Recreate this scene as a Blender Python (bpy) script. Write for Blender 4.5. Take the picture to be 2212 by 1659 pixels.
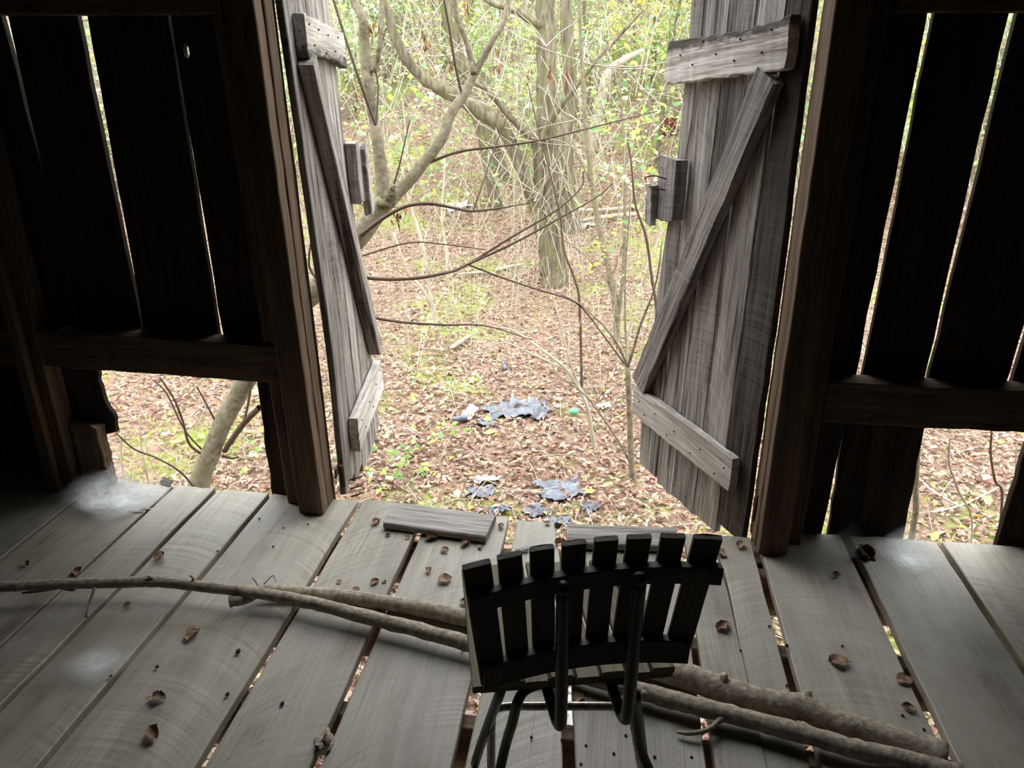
import bpy, bmesh, math, random
import numpy as np
from mathutils import Vector, Matrix

S = bpy.context.scene
COL = S.collection
for o in list(bpy.data.objects):
    bpy.data.objects.remove(o)

# ------------------------------------------------------------------ camera
W, H, F = 2212, 1659, 1601.4
PITCH, YAW, ROLL = map(math.radians, (22.743, 7.064, 0.35))
CAM = Vector((0, 0, 1.5))
fw = Vector((-math.sin(YAW) * math.cos(PITCH), math.cos(YAW) * math.cos(PITCH), -math.sin(PITCH)))
rt0 = Vector((math.cos(YAW), math.sin(YAW), 0))
up0 = rt0.cross(fw)
RT = rt0 * math.cos(ROLL) + up0 * math.sin(ROLL)
UP = -rt0 * math.sin(ROLL) + up0 * math.cos(ROLL)
cd = bpy.data.cameras.new('camera')
cam = bpy.data.objects.new('camera', cd)
COL.objects.link(cam)
cd.sensor_width = 36.0
cd.lens = F * 36.0 / W
cd.clip_start = 0.05
cd.clip_end = 500
cam.matrix_world = Matrix(((RT.x, UP.x, -fw.x, CAM.x), (RT.y, UP.y, -fw.y, CAM.y), (RT.z, UP.z, -fw.z, CAM.z), (0, 0, 0, 1)))
S.camera = cam

# ------------------------------------------------------------------ sky and exposure
SKY = 3.4
wd = bpy.data.worlds.new('overcast_sky')
S.world = wd
wd.use_nodes = True
nt = wd.node_tree
nt.nodes.clear()
wo = nt.nodes.new('ShaderNodeOutputWorld')
bg = nt.nodes.new('ShaderNodeBackground')
tc = nt.nodes.new('ShaderNodeTexCoord')
sx = nt.nodes.new('ShaderNodeSeparateXYZ')
mr = nt.nodes.new('ShaderNodeMapRange')          # overcast sky: brighter towards the zenith
mr.inputs['From Min'].default_value = 0.0
mr.inputs['From Max'].default_value = 1.0
mr.inputs['To Min'].default_value = 0.6 * SKY
mr.inputs['To Max'].default_value = 1.25 * SKY
nt.links.new(tc.outputs['Generated'], sx.inputs[0])
nt.links.new(sx.outputs['Z'], mr.inputs['Value'])
nt.links.new(mr.outputs[0], bg.inputs['Strength'])
bg.inputs['Color'].default_value = (0.95, 0.985, 1.0, 1)
nt.links.new(bg.outputs[0], wo.inputs[0])
S.view_settings.view_transform = 'Standard'
S.view_settings.look = 'None'
S.view_settings.gamma = 1.0
S.view_settings.use_curve_mapping = False
S.view_settings.exposure = 0.86

# ------------------------------------------------------------------ helpers
R = random.Random(7)
NP = np.random.default_rng(11)


def ray(px, py):
    return fw * F + RT * (px - W / 2) - UP * (py - H / 2)


def at(px, py, axis, val):
    """the point seen at a photograph pixel on a plane x, y or z = val (axis 0, 1, 2)"""
    d = ray(px, py)
    return CAM + d * ((val - CAM[axis]) / d[axis])


def fl(px, py, z=0.0):
    return at(px, py, 2, z)


def wl(px, py, y):
    return at(px, py, 1, y)


GY = [-6, 2.5, 6, 9.2, 11, 13, 15, 18, 22, 30, 45, 70]
GZ = [-1.15, -1.15, -1.08, -.93, -.68, -.3, .12, 1.0, 2.7, 6.6, 14, 22]


def gh(x, y):
    x = np.asarray(x, float)
    y = np.asarray(y, float)
    k = np.clip((y - 2.0) / 4, 0, 1)
    return np.interp(y, GY, GZ) + k * (.05 * np.sin(x * 1.3 + y * .7) + .04 * np.sin(x * .6 - y * 1.7) + .03 * np.sin(2.9 * x + 1.1))


def gr(px, py):
    d = ray(px, py).normalized()
    t = 2.0
    while t < 90:
        p = CAM + d * t
        if p.z < float(gh(p.x, p.y)):
            break
        t += .02
    return CAM + d * t


def srgb(r, g, b):
    f = lambda c: (c / 255 / 12.92) if c / 255 <= .04045 else ((c / 255 + .055) / 1.055) ** 2.4
    return (f(r), f(g), f(b), 1)


BASE = {}


def empty(name, loc=(0, 0, 0), **props):
    o = bpy.data.objects.new(name, None)
    o.empty_display_size = .05
    COL.objects.link(o)
    o.location = loc
    BASE[o] = Matrix.Translation(Vector(loc))
    for k, v in props.items():
        o[k] = v
    return o


def thing(name, label, cat, loc, group=None):
    o = empty(name, loc, label=label, category=cat)
    if group:
        o['group'] = group
    return o


def link(name, me, mat, parent=None, mw=None, smooth=False, **props):
    o = bpy.data.objects.new(name, me)
    COL.objects.link(o)
    if mat is not None and not me.materials:
        me.materials.append(mat)
    mw = mw or Matrix.Identity(4)
    o.matrix_world = mw
    BASE[o] = mw
    if parent is not None:
        o.parent = parent
        o.matrix_parent_inverse = BASE[parent].inverted()
    if smooth:
        me.polygons.foreach_set('use_smooth', [True] * len(me.polygons))
    for k, v in props.items():
        o[k] = v
    return o


def mesh(name, V, Fc):
    me = bpy.data.meshes.new(name)
    me.from_pydata([tuple(v) for v in V], [], Fc)
    me.update()
    return me


def bigmesh(name, V, T, C=None):
    """numpy triangles, with an optional colour per vertex"""
    V = np.asarray(V, np.float32)
    T = np.asarray(T, np.int32)
    me = bpy.data.meshes.new(name)
    me.vertices.add(len(V))
    me.vertices.foreach_set('co', V.ravel())
    me.loops.add(T.size)
    me.loops.foreach_set('vertex_index', T.ravel())
    me.polygons.add(len(T))
    me.polygons.foreach_set('loop_start', np.arange(0, T.size, 3, dtype=np.int32))
    me.update(calc_edges=True)
    me.validate()
    if C is not None:
        a = me.color_attributes.new('Col', 'FLOAT_COLOR', 'POINT')
        a.data.foreach_set('color', np.asarray(C, np.float32).ravel())
    return me


def loft(rings, cap=True):
    V = [p for r in rings for p in r]
    k = len(rings[0])
    Fc = []
    for i in range(len(rings) - 1):
        for j in range(k):
            a, b = i * k + j, i * k + (j + 1) % k
            Fc.append((a, b, b + k, a + k))
    if cap:
        Fc.append(tuple(range(k - 1, -1, -1)))
        n = (len(rings) - 1) * k
        Fc.append(tuple(range(n, n + k)))
    return V, Fc


def board(name, mat, parent, o, xd, yd, L, t, left, right, n=16, wob=.0025, rag=.004, cup=0.0, m=4, ch=.003, warp=None,
          zoff=None, seed=None, **props):
    """a sawn board: local X across, local Y along (0..L), local Z its thickness (0..t); left / right give the edges at 0..1"""
    rr = random.Random(seed if seed is not None else R.random())
    xd = Vector(xd).normalized()
    yd = Vector(yd).normalized()
    zd = xd.cross(yd)
    lf0 = left if callable(left) else (lambda s: left)
    rf0 = right if callable(right) else (lambda s: right)
    mid = (lf0(.5) + rf0(.5)) / 2                    # the origin sits on the board's centre line
    o = Vector(o) + xd * mid
    lf, rf = (lambda s: lf0(s) - mid), (lambda s: rf0(s) - mid)
    mw = Matrix(((xd.x, yd.x, zd.x, o[0]), (xd.y, yd.y, zd.y, o[1]), (xd.z, yd.z, zd.z, o[2]), (0, 0, 0, 1)))
    rings = []
    e0 = [rr.uniform(-rag, rag) for _ in range(m + 1)]
    e1 = [rr.uniform(-rag, rag) for _ in range(m + 1)]
    for i in range(n + 1):
        s = i / n
        y = s * L
        a = lf(s) + rr.uniform(-wob, wob)
        b = rf(s) + rr.uniform(-wob, wob)
        z = (zoff(s) if zoff else 0) + rr.uniform(-wob, wob) * .3
        xs = [a + ch] + [a + (b - a) * j / m for j in range(1, m)] + [b - ch]
        end = [0] * (m + 1)
        if i == 0:
            end = e0
        if i == n:
            end = e1
        bot = [Vector((x, y + end[j], z + cup * (2 * j / m - 1) ** 2)) for j, x in enumerate(xs)]
        top = [Vector((x, y + end[j], z + t + cup * (2 * j / m - 1) ** 2)) for j, x in enumerate(xs)]
        ring = bot + [Vector((b, y + end[-1], z + ch + cup)), Vector((b, y + end[-1], z + t - ch + cup))] + top[::-1] + \
            [Vector((a, y + end[0], z + t - ch + cup)), Vector((a, y + end[0], z + ch + cup))]
        rings.append(ring)
    V, Fc = loft(rings)
    if warp:
        inv = mw.inverted()
        V = [inv @ warp(mw @ v) for v in V]
    return link(name, mesh(name, V, Fc), mat, parent, mw, **props)


def box(name, mat, parent, a, b, L=None, **kw):
    """an upright or level timber between two corners, its length along its longest side"""
    a, b = Vector(a), Vector(b)
    d = b - a
    ax = max(range(3), key=lambda i: abs(d[i]))
    lo = Vector((min(a[i], b[i]) for i in range(3)))
    sz = Vector((abs(d[i]) for i in range(3)))
    yd = Vector((0, 0, 0)); yd[ax] = 1
    xd = Vector((0, 0, 0)); xd[(ax + 1) % 3 if ax != 1 else 0] = 1
    if ax == 0:
        xd = Vector((0, 1, 0)); w, t = sz.y, sz.z; zd = xd.cross(yd)
        o = Vector((lo.x, lo.y, lo.z + sz.z)) if zd.z < 0 else lo
    elif ax == 1:
        xd = Vector((1, 0, 0)); w, t = sz.x, sz.z; o = lo
    else:
        xd = Vector((1, 0, 0)); w, t = sz.x, sz.y; zd = xd.cross(yd)
        o = Vector((lo.x, lo.y + sz.y, lo.z)) if zd.y < 0 else lo
    return board(name, mat, parent, o, xd, yd, sz[ax], t, 0.0, w, **kw)


def cat(P, n):
    """Catmull-Rom through points (any dimension)"""
    P = np.asarray(P, float)
    if len(P) == 2:
        return P[0] + (P[1] - P[0]) * np.linspace(0, 1, n + 1)[:, None]
    Q = np.vstack([2 * P[0] - P[1], P, 2 * P[-1] - P[-2]])
    out = []
    for i in range(len(P) - 1):
        p0, p1, p2, p3 = Q[i:i + 4]
        for t in np.linspace(0, 1, n, endpoint=False):
            out.append(.5 * (2 * p1 + (p2 - p0) * t + (2 * p0 - 5 * p1 + 4 * p2 - p3) * t ** 2 + (3 * p1 - p0 - 3 * p2 + p3) * t ** 3))
    out.append(P[-1])
    return np.array(out)


def tube_arrays(P, r, k=6, noise=0.0, rng=None):
    P = np.asarray(P, float)
    r = np.broadcast_to(np.asarray(r, float), (len(P),)).copy()
    T = np.gradient(P, axis=0)
    T /= np.linalg.norm(T, axis=1)[:, None] + 1e-9
    ref = np.array([0, 0, 1.]) if abs(T[0][2]) < .9 else np.array([1., 0, 0])
    u = np.cross(T[0], ref); u /= np.linalg.norm(u)
    V = []
    for i in range(len(P)):
        u = u - T[i] * (u @ T[i]); u /= np.linalg.norm(u) + 1e-9
        v = np.cross(T[i], u)
        for j in range(k):
            a = 2 * math.pi * j / k
            q = r[i] * (1 + (rng.normal() * noise if rng is not None and noise else 0))
            V.append(P[i] + q * (math.cos(a) * u + math.sin(a) * v))
    Fc = []
    for i in range(len(P) - 1):
        for j in range(k):
            a, b = i * k + j, i * k + (j + 1) % k
            Fc.append((a, b, b + k, a + k))
    Fc.append(tuple(range(k - 1, -1, -1)))
    n = (len(P) - 1) * k
    Fc.append(tuple(range(n, n + k)))
    return V, Fc


def tube(name, mat, parent, P, r, k=8, noise=0.0, smooth=True, n=5, **props):
    """P: rows of (x, y, z); r: a radius or one per row"""
    P = np.asarray([tuple(p) for p in P], float)
    r = np.broadcast_to(np.asarray(r, float), (len(P),))
    Q = cat(np.hstack([P, r[:, None]]), n)
    V, Fc = tube_arrays(Q[:, :3], np.maximum(Q[:, 3], .0008), k, noise, NP)
    return link(name, mesh(name, V, Fc), mat, parent, smooth=smooth, **props)


class Bundle:
    """many thin tubes gathered into one mesh (what nobody would count)"""
    def __init__(self):
        self.V, self.F = [], []

    def add(self, P, r, k=3, n=0):
        P = np.asarray([tuple(p) for p in P], float)
        r = np.broadcast_to(np.asarray(r, float), (len(P),))
        Q = np.hstack([P, r[:, None]])
        if n:
            Q = cat(Q, n)
        V, Fc = tube_arrays(Q[:, :3], Q[:, 3], k)
        b = len(self.V)
        self.V += V
        self.F += [tuple(i + b for i in f) for f in Fc[:-2]]

    def link(self, name, mat, parent=None, **props):
        return link(name, mesh(name, self.V, self.F), mat, parent, smooth=True, **props)


def leaf_arrays(pos, size, yaw, tilt, roll, curl, cols, aspect=.55):
    """folded leaves of four triangles each"""
    n = len(pos)
    base = np.array([[0, -1, 0], [-1, 0, 0], [0, 0, 0], [1, 0, 0], [0, 1, 0]], float)
    V = np.repeat(base[None], n, 0)
    V[:, :, 0] *= aspect
    V[:, 1, 2] = curl; V[:, 3, 2] = curl; V[:, 0, 2] = -curl * .5; V[:, 4, 2] = curl * .6
    V *= np.asarray(size)[:, None, None]
    c, s = np.cos(roll), np.sin(roll)
    x, z = V[..., 0] * c[:, None] + V[..., 2] * s[:, None], -V[..., 0] * s[:, None] + V[..., 2] * c[:, None]
    V[..., 0], V[..., 2] = x, z
    c, s = np.cos(tilt), np.sin(tilt)
    y, z = V[..., 1] * c[:, None] - V[..., 2] * s[:, None], V[..., 1] * s[:, None] + V[..., 2] * c[:, None]
    V[..., 1], V[..., 2] = y, z
    c, s = np.cos(yaw), np.sin(yaw)
    x, y = V[..., 0] * c[:, None] - V[..., 1] * s[:, None], V[..., 0] * s[:, None] + V[..., 1] * c[:, None]
    V[..., 0], V[..., 1] = x, y
    V += np.asarray(pos)[:, None, :]
    tri = np.array([[0, 2, 1], [0, 3, 2], [1, 2, 4], [2, 3, 4]])
    T = (tri[None] + 5 * np.arange(n)[:, None, None]).reshape(-1, 3)
    C = np.repeat(np.asarray(cols)[:, None, :], 5, 1).reshape(-1, 4)
    return V.reshape(-1, 3), T, C


# ------------------------------------------------------------------ materials
class N:
    def __init__(self, name):
        self.m = bpy.data.materials.new(name)
        self.m.use_nodes = True
        self.t = self.m.node_tree
        self.t.nodes.clear()
        self.out = self.t.nodes.new('ShaderNodeOutputMaterial')

    def n(self, typ, **kw):
        x = self.t.nodes.new(typ)
        for k, v in kw.items():
            if k in x.inputs.keys():
                if hasattr(v, 'is_linked') or isinstance(v, bpy.types.NodeSocket):
                    self.t.links.new(v, x.inputs[k])
                else:
                    x.inputs[k].default_value = v
            else:
                setattr(x, k, v)
        return x

    def l(self, a, b):
        self.t.links.new(a, b)

    def math(self, op, a, b=0.0, clamp=False):
        x = self.t.nodes.new('ShaderNodeMath')
        x.operation = op
        x.use_clamp = clamp
        for i, v in enumerate((a, b)):
            if isinstance(v, bpy.types.NodeSocket):
                self.l(v, x.inputs[i])
            else:
                x.inputs[i].default_value = v
        return x.outputs[0]

    def mix(self, fac, a, b, mode='MIX'):
        x = self.t.nodes.new('ShaderNodeMix')
        x.data_type = 'RGBA'
        x.blend_type = mode
        for i, v in ((0, fac), (6, a), (7, b)):
            if isinstance(v, bpy.types.NodeSocket):
                self.l(v, x.inputs[i])
            else:
                x.inputs[i].default_value = v
        return x.outputs[2]

    def ramp(self, fac, lo, hi):
        x = self.t.nodes.new('ShaderNodeMapRange')
        x.inputs['From Min'].default_value = lo
        x.inputs['From Max'].default_value = hi
        self.l(fac, x.inputs['Value'])
        return x.outputs[0]

    def vscale(self, v, s, off=None):
        x = self.t.nodes.new('ShaderNodeMapping')
        x.inputs['Scale'].default_value = s
        self.l(v, x.inputs['Vector'])
        if off is not None:
            self.l(off, x.inputs['Location'])
        return x.outputs[0]

    def noise(self, v, scale=1.0, detail=4.0, rough=.55, dist=0.0):
        x = self.t.nodes.new('ShaderNodeTexNoise')
        x.inputs['Scale'].default_value = scale
        x.inputs['Detail'].default_value = detail
        x.inputs['Roughness'].default_value = rough
        x.inputs['Distortion'].default_value = dist
        self.l(v, x.inputs['Vector'])
        return x.outputs[0]


def wood(name, light, dark, saw=.5, rough=.75, spec=.25, crack=.6, dust=None, stain=.5, bump=.35, vary=.25, tint=None, rot=None, grain=.11, kerf=95.0):
    k = N(name)
    tcn = k.n('ShaderNodeTexCoord')
    oi = k.n('ShaderNodeObjectInfo')
    off = k.n('ShaderNodeCombineXYZ')
    k.l(k.math('MULTIPLY', oi.outputs['Random'], 31.0), off.inputs[0])
    k.l(k.math('MULTIPLY', oi.outputs['Random'], 57.0), off.inputs[1])
    k.l(k.math('MULTIPLY', oi.outputs['Random'], 13.0), off.inputs[2])
    v = tcn.outputs['Object']
    fine = k.noise(k.vscale(v, (110, 4.5, 110), off.outputs[0]), 1, 5, .6)
    wide = k.noise(k.vscale(v, (22, 1.3, 22), off.outputs[0]), 1, 4, .55, .6)
    big = k.noise(k.vscale(v, (3.2, 1.1, 3.2), off.outputs[0]), 1, 3, .5)
    g = k.math('ADD', k.math('MULTIPLY', fine, .5), k.math('MULTIPLY', wide, .5))
    g = k.ramp(g, .5 - grain, .5 + grain)
    col = k.mix(g, dark, light)
    # kerf arcs left by the circular saw
    sep = k.n('ShaderNodeSeparateXYZ')
    k.l(v, sep.inputs[0])
    xx = k.math('ADD', sep.outputs[0], k.math('MULTIPLY', k.math('SUBTRACT', oi.outputs['Random'], .5), .45))
    rr = k.math('SUBTRACT', .13, k.math('MULTIPLY', xx, xx))
    u = k.math('SUBTRACT', sep.outputs[1], k.math('SQRT', k.math('MAXIMUM', rr, .001)))
    u = k.math('ADD', u, k.math('MULTIPLY', wide, .012))
    cmb = k.n('ShaderNodeCombineXYZ')
    k.l(k.math('MULTIPLY', u, kerf), cmb.inputs[0])
    k.l(k.math('MULTIPLY', oi.outputs['Random'], 91.0), cmb.inputs[1])
    kern = k.ramp(k.noise(cmb.outputs[0], 1, 4, .7), .35, .7)
    patch = k.ramp(k.noise(k.vscale(v, (5, 2, 5), off.outputs[0]), 1, 2), .38, .66)
    kf = k.math('MULTIPLY', k.math('MULTIPLY', kern, patch), saw)
    lighter = k.mix(.5, light, (1, .97, .9, 1))
    col = k.mix(kf, col, lighter)
    # stains and long cracks
    col = k.mix(k.math('MULTIPLY', k.ramp(big, .52, .75), stain), col, dark)
    cr = k.noise(k.vscale(v, (95, 1.1, 95), off.outputs[0]), 1, 3, .5, .35)
    crk = k.ramp(cr, .70, .74)
    col = k.mix(k.math('MULTIPLY', crk, crack), col, (.012, .009, .007, 1))
    if dust:
        dn = k.ramp(k.noise(k.vscale(v, (4, 3, 4), off.outputs[0]), 1, 5, .65), .34, .62)
        col = k.mix(k.math('MULTIPLY', dn, .75), col, dust)
        sp = k.noise(v, 160, 2, .5)
        col = k.mix(k.math('MULTIPLY', k.ramp(sp, .68, .72), .5), col, (.02, .016, .012, 1))
    if rot:               # an upper edge gone to dark rot
        e_ = k.math('ADD', k.math('SUBTRACT', sep.outputs[0], rot), k.math('MULTIPLY', k.math('SUBTRACT', k.noise(k.vscale(v, (40, 10, 40), off.outputs[0]), 1, 4, .7), .5), .09))
        col = k.mix(k.math('MULTIPLY', k.ramp(e_, .0, .018), .85), col, (.035, .027, .021, 1))
    val = k.math('ADD', 1 - vary / 2, k.math('MULTIPLY', oi.outputs['Random'], vary))
    hs = k.n('ShaderNodeHueSaturation')
    k.l(col, hs.inputs['Color'])
    k.l(val, hs.inputs['Value'])
    p = k.n('ShaderNodeBsdfPrincipled')
    k.l(hs.outputs[0], p.inputs['Base Color'])
    p.inputs['Roughness'].default_value = rough
    p.inputs['Specular IOR Level'].default_value = spec
    hgt = k.math('ADD', k.math('SUBTRACT', k.math('MULTIPLY', g, .5), crk), k.math('MULTIPLY', kf, .6))
    bp = k.n('ShaderNodeBump')
    bp.inputs['Strength'].default_value = bump
    bp.inputs['Distance'].default_value = .004
    k.l(hgt, bp.inputs['Height'])
    k.l(bp.outputs[0], p.inputs['Normal'])
    k.l(p.outputs[0], k.out.inputs[0])
    return k.m


M = {}
M['floor'] = wood('dusty_floor_wood', srgb(162, 153, 137), srgb(92, 81, 67), saw=.55, grain=.17, kerf=62.0, rough=.55, spec=.5, crack=.6,
                  dust=srgb(160, 155, 144), stain=.75, bump=.5, vary=.2)
M['grey'] = wood('weathered_grey_wood', srgb(168, 161, 155), srgb(60, 54, 50), saw=.28, kerf=70.0, rough=.85, spec=.15, crack=.8, stain=.75, bump=.6, vary=.35)
M['batten'] = wood('bleached_grey_wood', srgb(222, 217, 210), srgb(140, 132, 124), saw=.1, rough=.85, spec=.15, crack=.95, stain=.65, bump=.7, vary=.2)
M['grey_dark'] = wood('dark_grey_wood', srgb(92, 84, 78), srgb(38, 33, 30), saw=.15, rough=.85, spec=.15, crack=.8, stain=.8, bump=.6, vary=.1)  # darker tone for the hinge-side board of the right leaf
M['rotten'] = wood('rotten_edged_batten_wood', srgb(222, 217, 210), srgb(128, 118, 110), saw=.1, rough=.85, spec=.15, crack=.95, stain=.6, bump=.8, vary=.15, rot=.034)
M['brown'] = wood('brown_timber', srgb(122, 101, 84), srgb(72, 58, 45), saw=.03, rough=.8, spec=.2, crack=.6, stain=.5, bump=.4, vary=.25)
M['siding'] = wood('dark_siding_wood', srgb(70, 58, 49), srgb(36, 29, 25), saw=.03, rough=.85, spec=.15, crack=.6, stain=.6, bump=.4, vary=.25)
M['loose'] = wood('worn_grey_plank_wood', srgb(178, 172, 166), srgb(96, 90, 86), saw=.1, rough=.85, spec=.15, crack=.9, stain=.6, bump=.7, vary=.15)
M['chair_wood'] = wood('painted_dark_slat_wood', srgb(92, 87, 76), srgb(66, 60, 52), saw=0, rough=.6, spec=.3, crack=.4, stain=.4, bump=.25, vary=.1)
M['seat_wood'] = wood('dusty_slat_wood', srgb(138, 130, 108), srgb(98, 90, 74), saw=0, rough=.7, spec=.3, crack=.4, stain=.4, bump=.25, vary=.1)


def plain(name, col, rough=.6, metal=0.0, spec=.4, nz=.25, scale=30, col2=None):
    k = N(name)
    tcn = k.n('ShaderNodeTexCoord')
    f = k.ramp(k.noise(tcn.outputs['Object'], scale, 4, .6), .3, .7)
    c2 = col2 or tuple(c * (1 - nz) for c in col[:3]) + (1,)
    c = k.mix(f, c2, col)
    p = k.n('ShaderNodeBsdfPrincipled')
    k.l(c, p.inputs['Base Color'])
    p.inputs['Roughness'].default_value = rough
    p.inputs['Metallic'].default_value = metal
    p.inputs['Specular IOR Level'].default_value = spec
    k.l(p.outputs[0], k.out.inputs[0])
    return k.m


M['black_tube'] = plain('worn_black_enamel', srgb(34, 32, 31), .42, 0, .5, .3, 40)
M['steel'] = plain('dull_steel', srgb(214, 212, 206), .3, .75, .5, .5, 60, srgb(120, 108, 96))
M['rust'] = plain('rusty_iron', srgb(74, 52, 42), .8, .3, .3, .4, 80)
M['plastic'] = plain('weathered_blue_grey_plastic', srgb(108, 112, 122), .3, 0, .5, .3, 9, srgb(70, 74, 84))
M['white_plastic'] = plain('dirty_white_plastic', srgb(190, 188, 182), .5, 0, .4, .2, 12)
M['green'] = plain('green_plastic', srgb(96, 176, 128), .35, 0, .5, .2, 20)
M['pink'] = plain('faded_pink_enamel', srgb(196, 128, 120), .5, 0, .4, .25, 30, srgb(150, 96, 84))
M['red'] = plain('rust_red_iron', srgb(128, 62, 48), .8, 0, .3, .5, 8)


def bark(name, light, dark, sc=(40, 40, 6), moss=None, bump=.6):
    k = N(name)
    tcn = k.n('ShaderNodeTexCoord')
    v = tcn.outputs['Object']
    f = k.ramp(k.noise(k.vscale(v, sc), 1, 5, .65), .35, .65)
    c = k.mix(f, dark, light)
    b = k.noise(v, 5, 3, .5)
    if moss:
        c = k.mix(k.math('MULTIPLY', k.ramp(b, .5, .66), .7), c, moss)
    sp = k.ramp(k.noise(v, 70, 2, .5), .66, .7)
    c = k.mix(k.math('MULTIPLY', sp, .5), c, dark)
    p = k.n('ShaderNodeBsdfPrincipled')
    k.l(c, p.inputs['Base Color'])
    p.inputs['Roughness'].default_value = .85
    p.inputs['Specular IOR Level'].default_value = .2
    bp = k.n('ShaderNodeBump')
    bp.inputs['Strength'].default_value = bump
    bp.inputs['Distance'].default_value = .01
    k.l(f, bp.inputs['Height'])
    k.l(bp.outputs[0], p.inputs['Normal'])
    k.l(p.outputs[0], k.out.inputs[0])
    return k.m


M['bark'] = bark('grey_brown_bark', srgb(128, 120, 100), srgb(76, 70, 56), (22, 22, 3), srgb(104, 106, 62))
M['bark_smooth'] = bark('smooth_pale_bark', srgb(140, 130, 110), srgb(94, 86, 70), (26, 26, 30), srgb(116, 114, 84), .25)
M['twig'] = plain('pale_twig_bark', srgb(186, 178, 160), .8, 0, .2, .3, 6, srgb(138, 128, 110))
M['brush_bark'] = plain('dull_brush_bark', srgb(166, 158, 138), .8, 0, .2, .35, 6, srgb(116, 106, 88))
M['dark_twig'] = plain('dark_twig_bark', srgb(92, 76, 64), .8, 0, .2, .35, 9)
M['stick'] = bark('dry_dusty_stick_bark', srgb(188, 177, 160), srgb(130, 119, 104), (60, 60, 60), None, .3)


def leafmat(name, trans=.45, rough=.6):
    k = N(name)
    a = k.n('ShaderNodeVertexColor')
    a.layer_name = 'Col'
    d = k.n('ShaderNodeBsdfDiffuse')
    t = k.n('ShaderNodeBsdfTranslucent')
    k.l(a.outputs[0], d.inputs[0])
    k.l(a.outputs[0], t.inputs[0])
    mx = k.n('ShaderNodeMixShader')
    mx.inputs[0].default_value = trans
    k.l(d.outputs[0], mx.inputs[1])
    k.l(t.outputs[0], mx.inputs[2])
    k.l(mx.outputs[0], k.out.inputs[0])
    return k.m


M['leaf'] = leafmat('living_leaf', .5)
M['litter'] = leafmat('dead_leaf', .15)
M['dryleaf'] = plain('curled_brown_leaf', srgb(166, 136, 110), .75, 0, .3, .5, 35, srgb(88, 66, 52))

k = N('forest_soil')
tcn = k.n('ShaderNodeTexCoord')
v = tcn.outputs['Object']
c = k.mix(k.ramp(k.noise(v, 28, 5, .7), .35, .65), srgb(92, 74, 62), srgb(156, 132, 114))
c = k.mix(k.math('MULTIPLY', k.ramp(k.noise(v, .9, 4, .6), .52, .62), .8), c, srgb(128, 140, 72))
p = k.n('ShaderNodeBsdfPrincipled')
k.l(c, p.inputs['Base Color'])
p.inputs['Roughness'].default_value = .95
p.inputs['Specular IOR Level'].default_value = .1
bp = k.n('ShaderNodeBump')
bp.inputs['Strength'].default_value = .6
bp.inputs['Distance'].default_value = .03
k.l(k.noise(v, 30, 5, .7), bp.inputs['Height'])
k.l(bp.outputs[0], p.inputs['Normal'])
k.l(p.outputs[0], k.out.inputs[0])
M['soil'] = k.m

k = N('cobweb_silk')
tcn = k.n('ShaderNodeTexCoord')
v = tcn.outputs['Object']
a = k.n('ShaderNodeVertexColor')
a.layer_name = 'Col'
sepc = k.n('ShaderNodeSeparateColor')
k.l(a.outputs[0], sepc.inputs[0])
f = k.math('MULTIPLY', k.ramp(k.noise(v, 9, 6, .7), .25, .8), sepc.outputs[0], True)
d = k.n('ShaderNodeBsdfDiffuse')
d.inputs[0].default_value = (.85, .87, .88, 1)
t = k.n('ShaderNodeBsdfTransparent')
mx = k.n('ShaderNodeMixShader')
k.l(f, mx.inputs[0])
k.l(t.outputs[0], mx.inputs[1])
k.l(d.outputs[0], mx.inputs[2])
k.l(mx.outputs[0], k.out.inputs[0])
M['web'] = k.m

# ------------------------------------------------------------------ the ground outside
nx, ny = 120, 150
gx = np.linspace(-34, 34, nx)
gy = np.concatenate([np.linspace(-6, 2, 10, endpoint=False), np.linspace(2, 16, 80, endpoint=False), np.linspace(16, 70, 60)])
X, Y = np.meshgrid(gx, gy)
Z = gh(X, Y)
V = np.stack([X, Y, Z], -1).reshape(-1, 3)
I = np.arange(nx * len(gy)).reshape(len(gy), nx)
T = np.concatenate([np.stack([I[:-1, :-1], I[:-1, 1:], I[1:, 1:]], -1).reshape(-1, 3), np.stack([I[:-1, :-1], I[1:, 1:], I[1:, :-1]], -1).reshape(-1, 3)])
link('ground', bigmesh('ground', V, T), M['soil'], smooth=True, kind='structure', category='ground',
     label='brown leaf-strewn forest floor rising into a wooded slope outside the barn')

# ------------------------------------------------------------------ front wall
FLOOR_END = 2.335
wf = empty('wall_front', (0, 2.3, 0), kind='structure', category='wall', label='dark plank barn wall with an open doorway and gaps between its boards')


def siding(x0, x1, z0, z1, l=None, r=None, mat='siding', t=.026, y=2.362, **kw):
    return board('siding_board', M[mat], wf, (0, y + t, z0), (1, 0, 0), (0, 0, 1), z1 - z0, t, l or (lambda s: x0), r or (lambda s: x1), **kw)


def pw(pts):
    a = np.array(pts, float)
    return lambda z: float(np.interp(z, a[:, 0], a[:, 1]))


TOPZ = 3.0


def span(z0, fn):
    return lambda s: fn(z0 + s * (TOPZ - z0))


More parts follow.
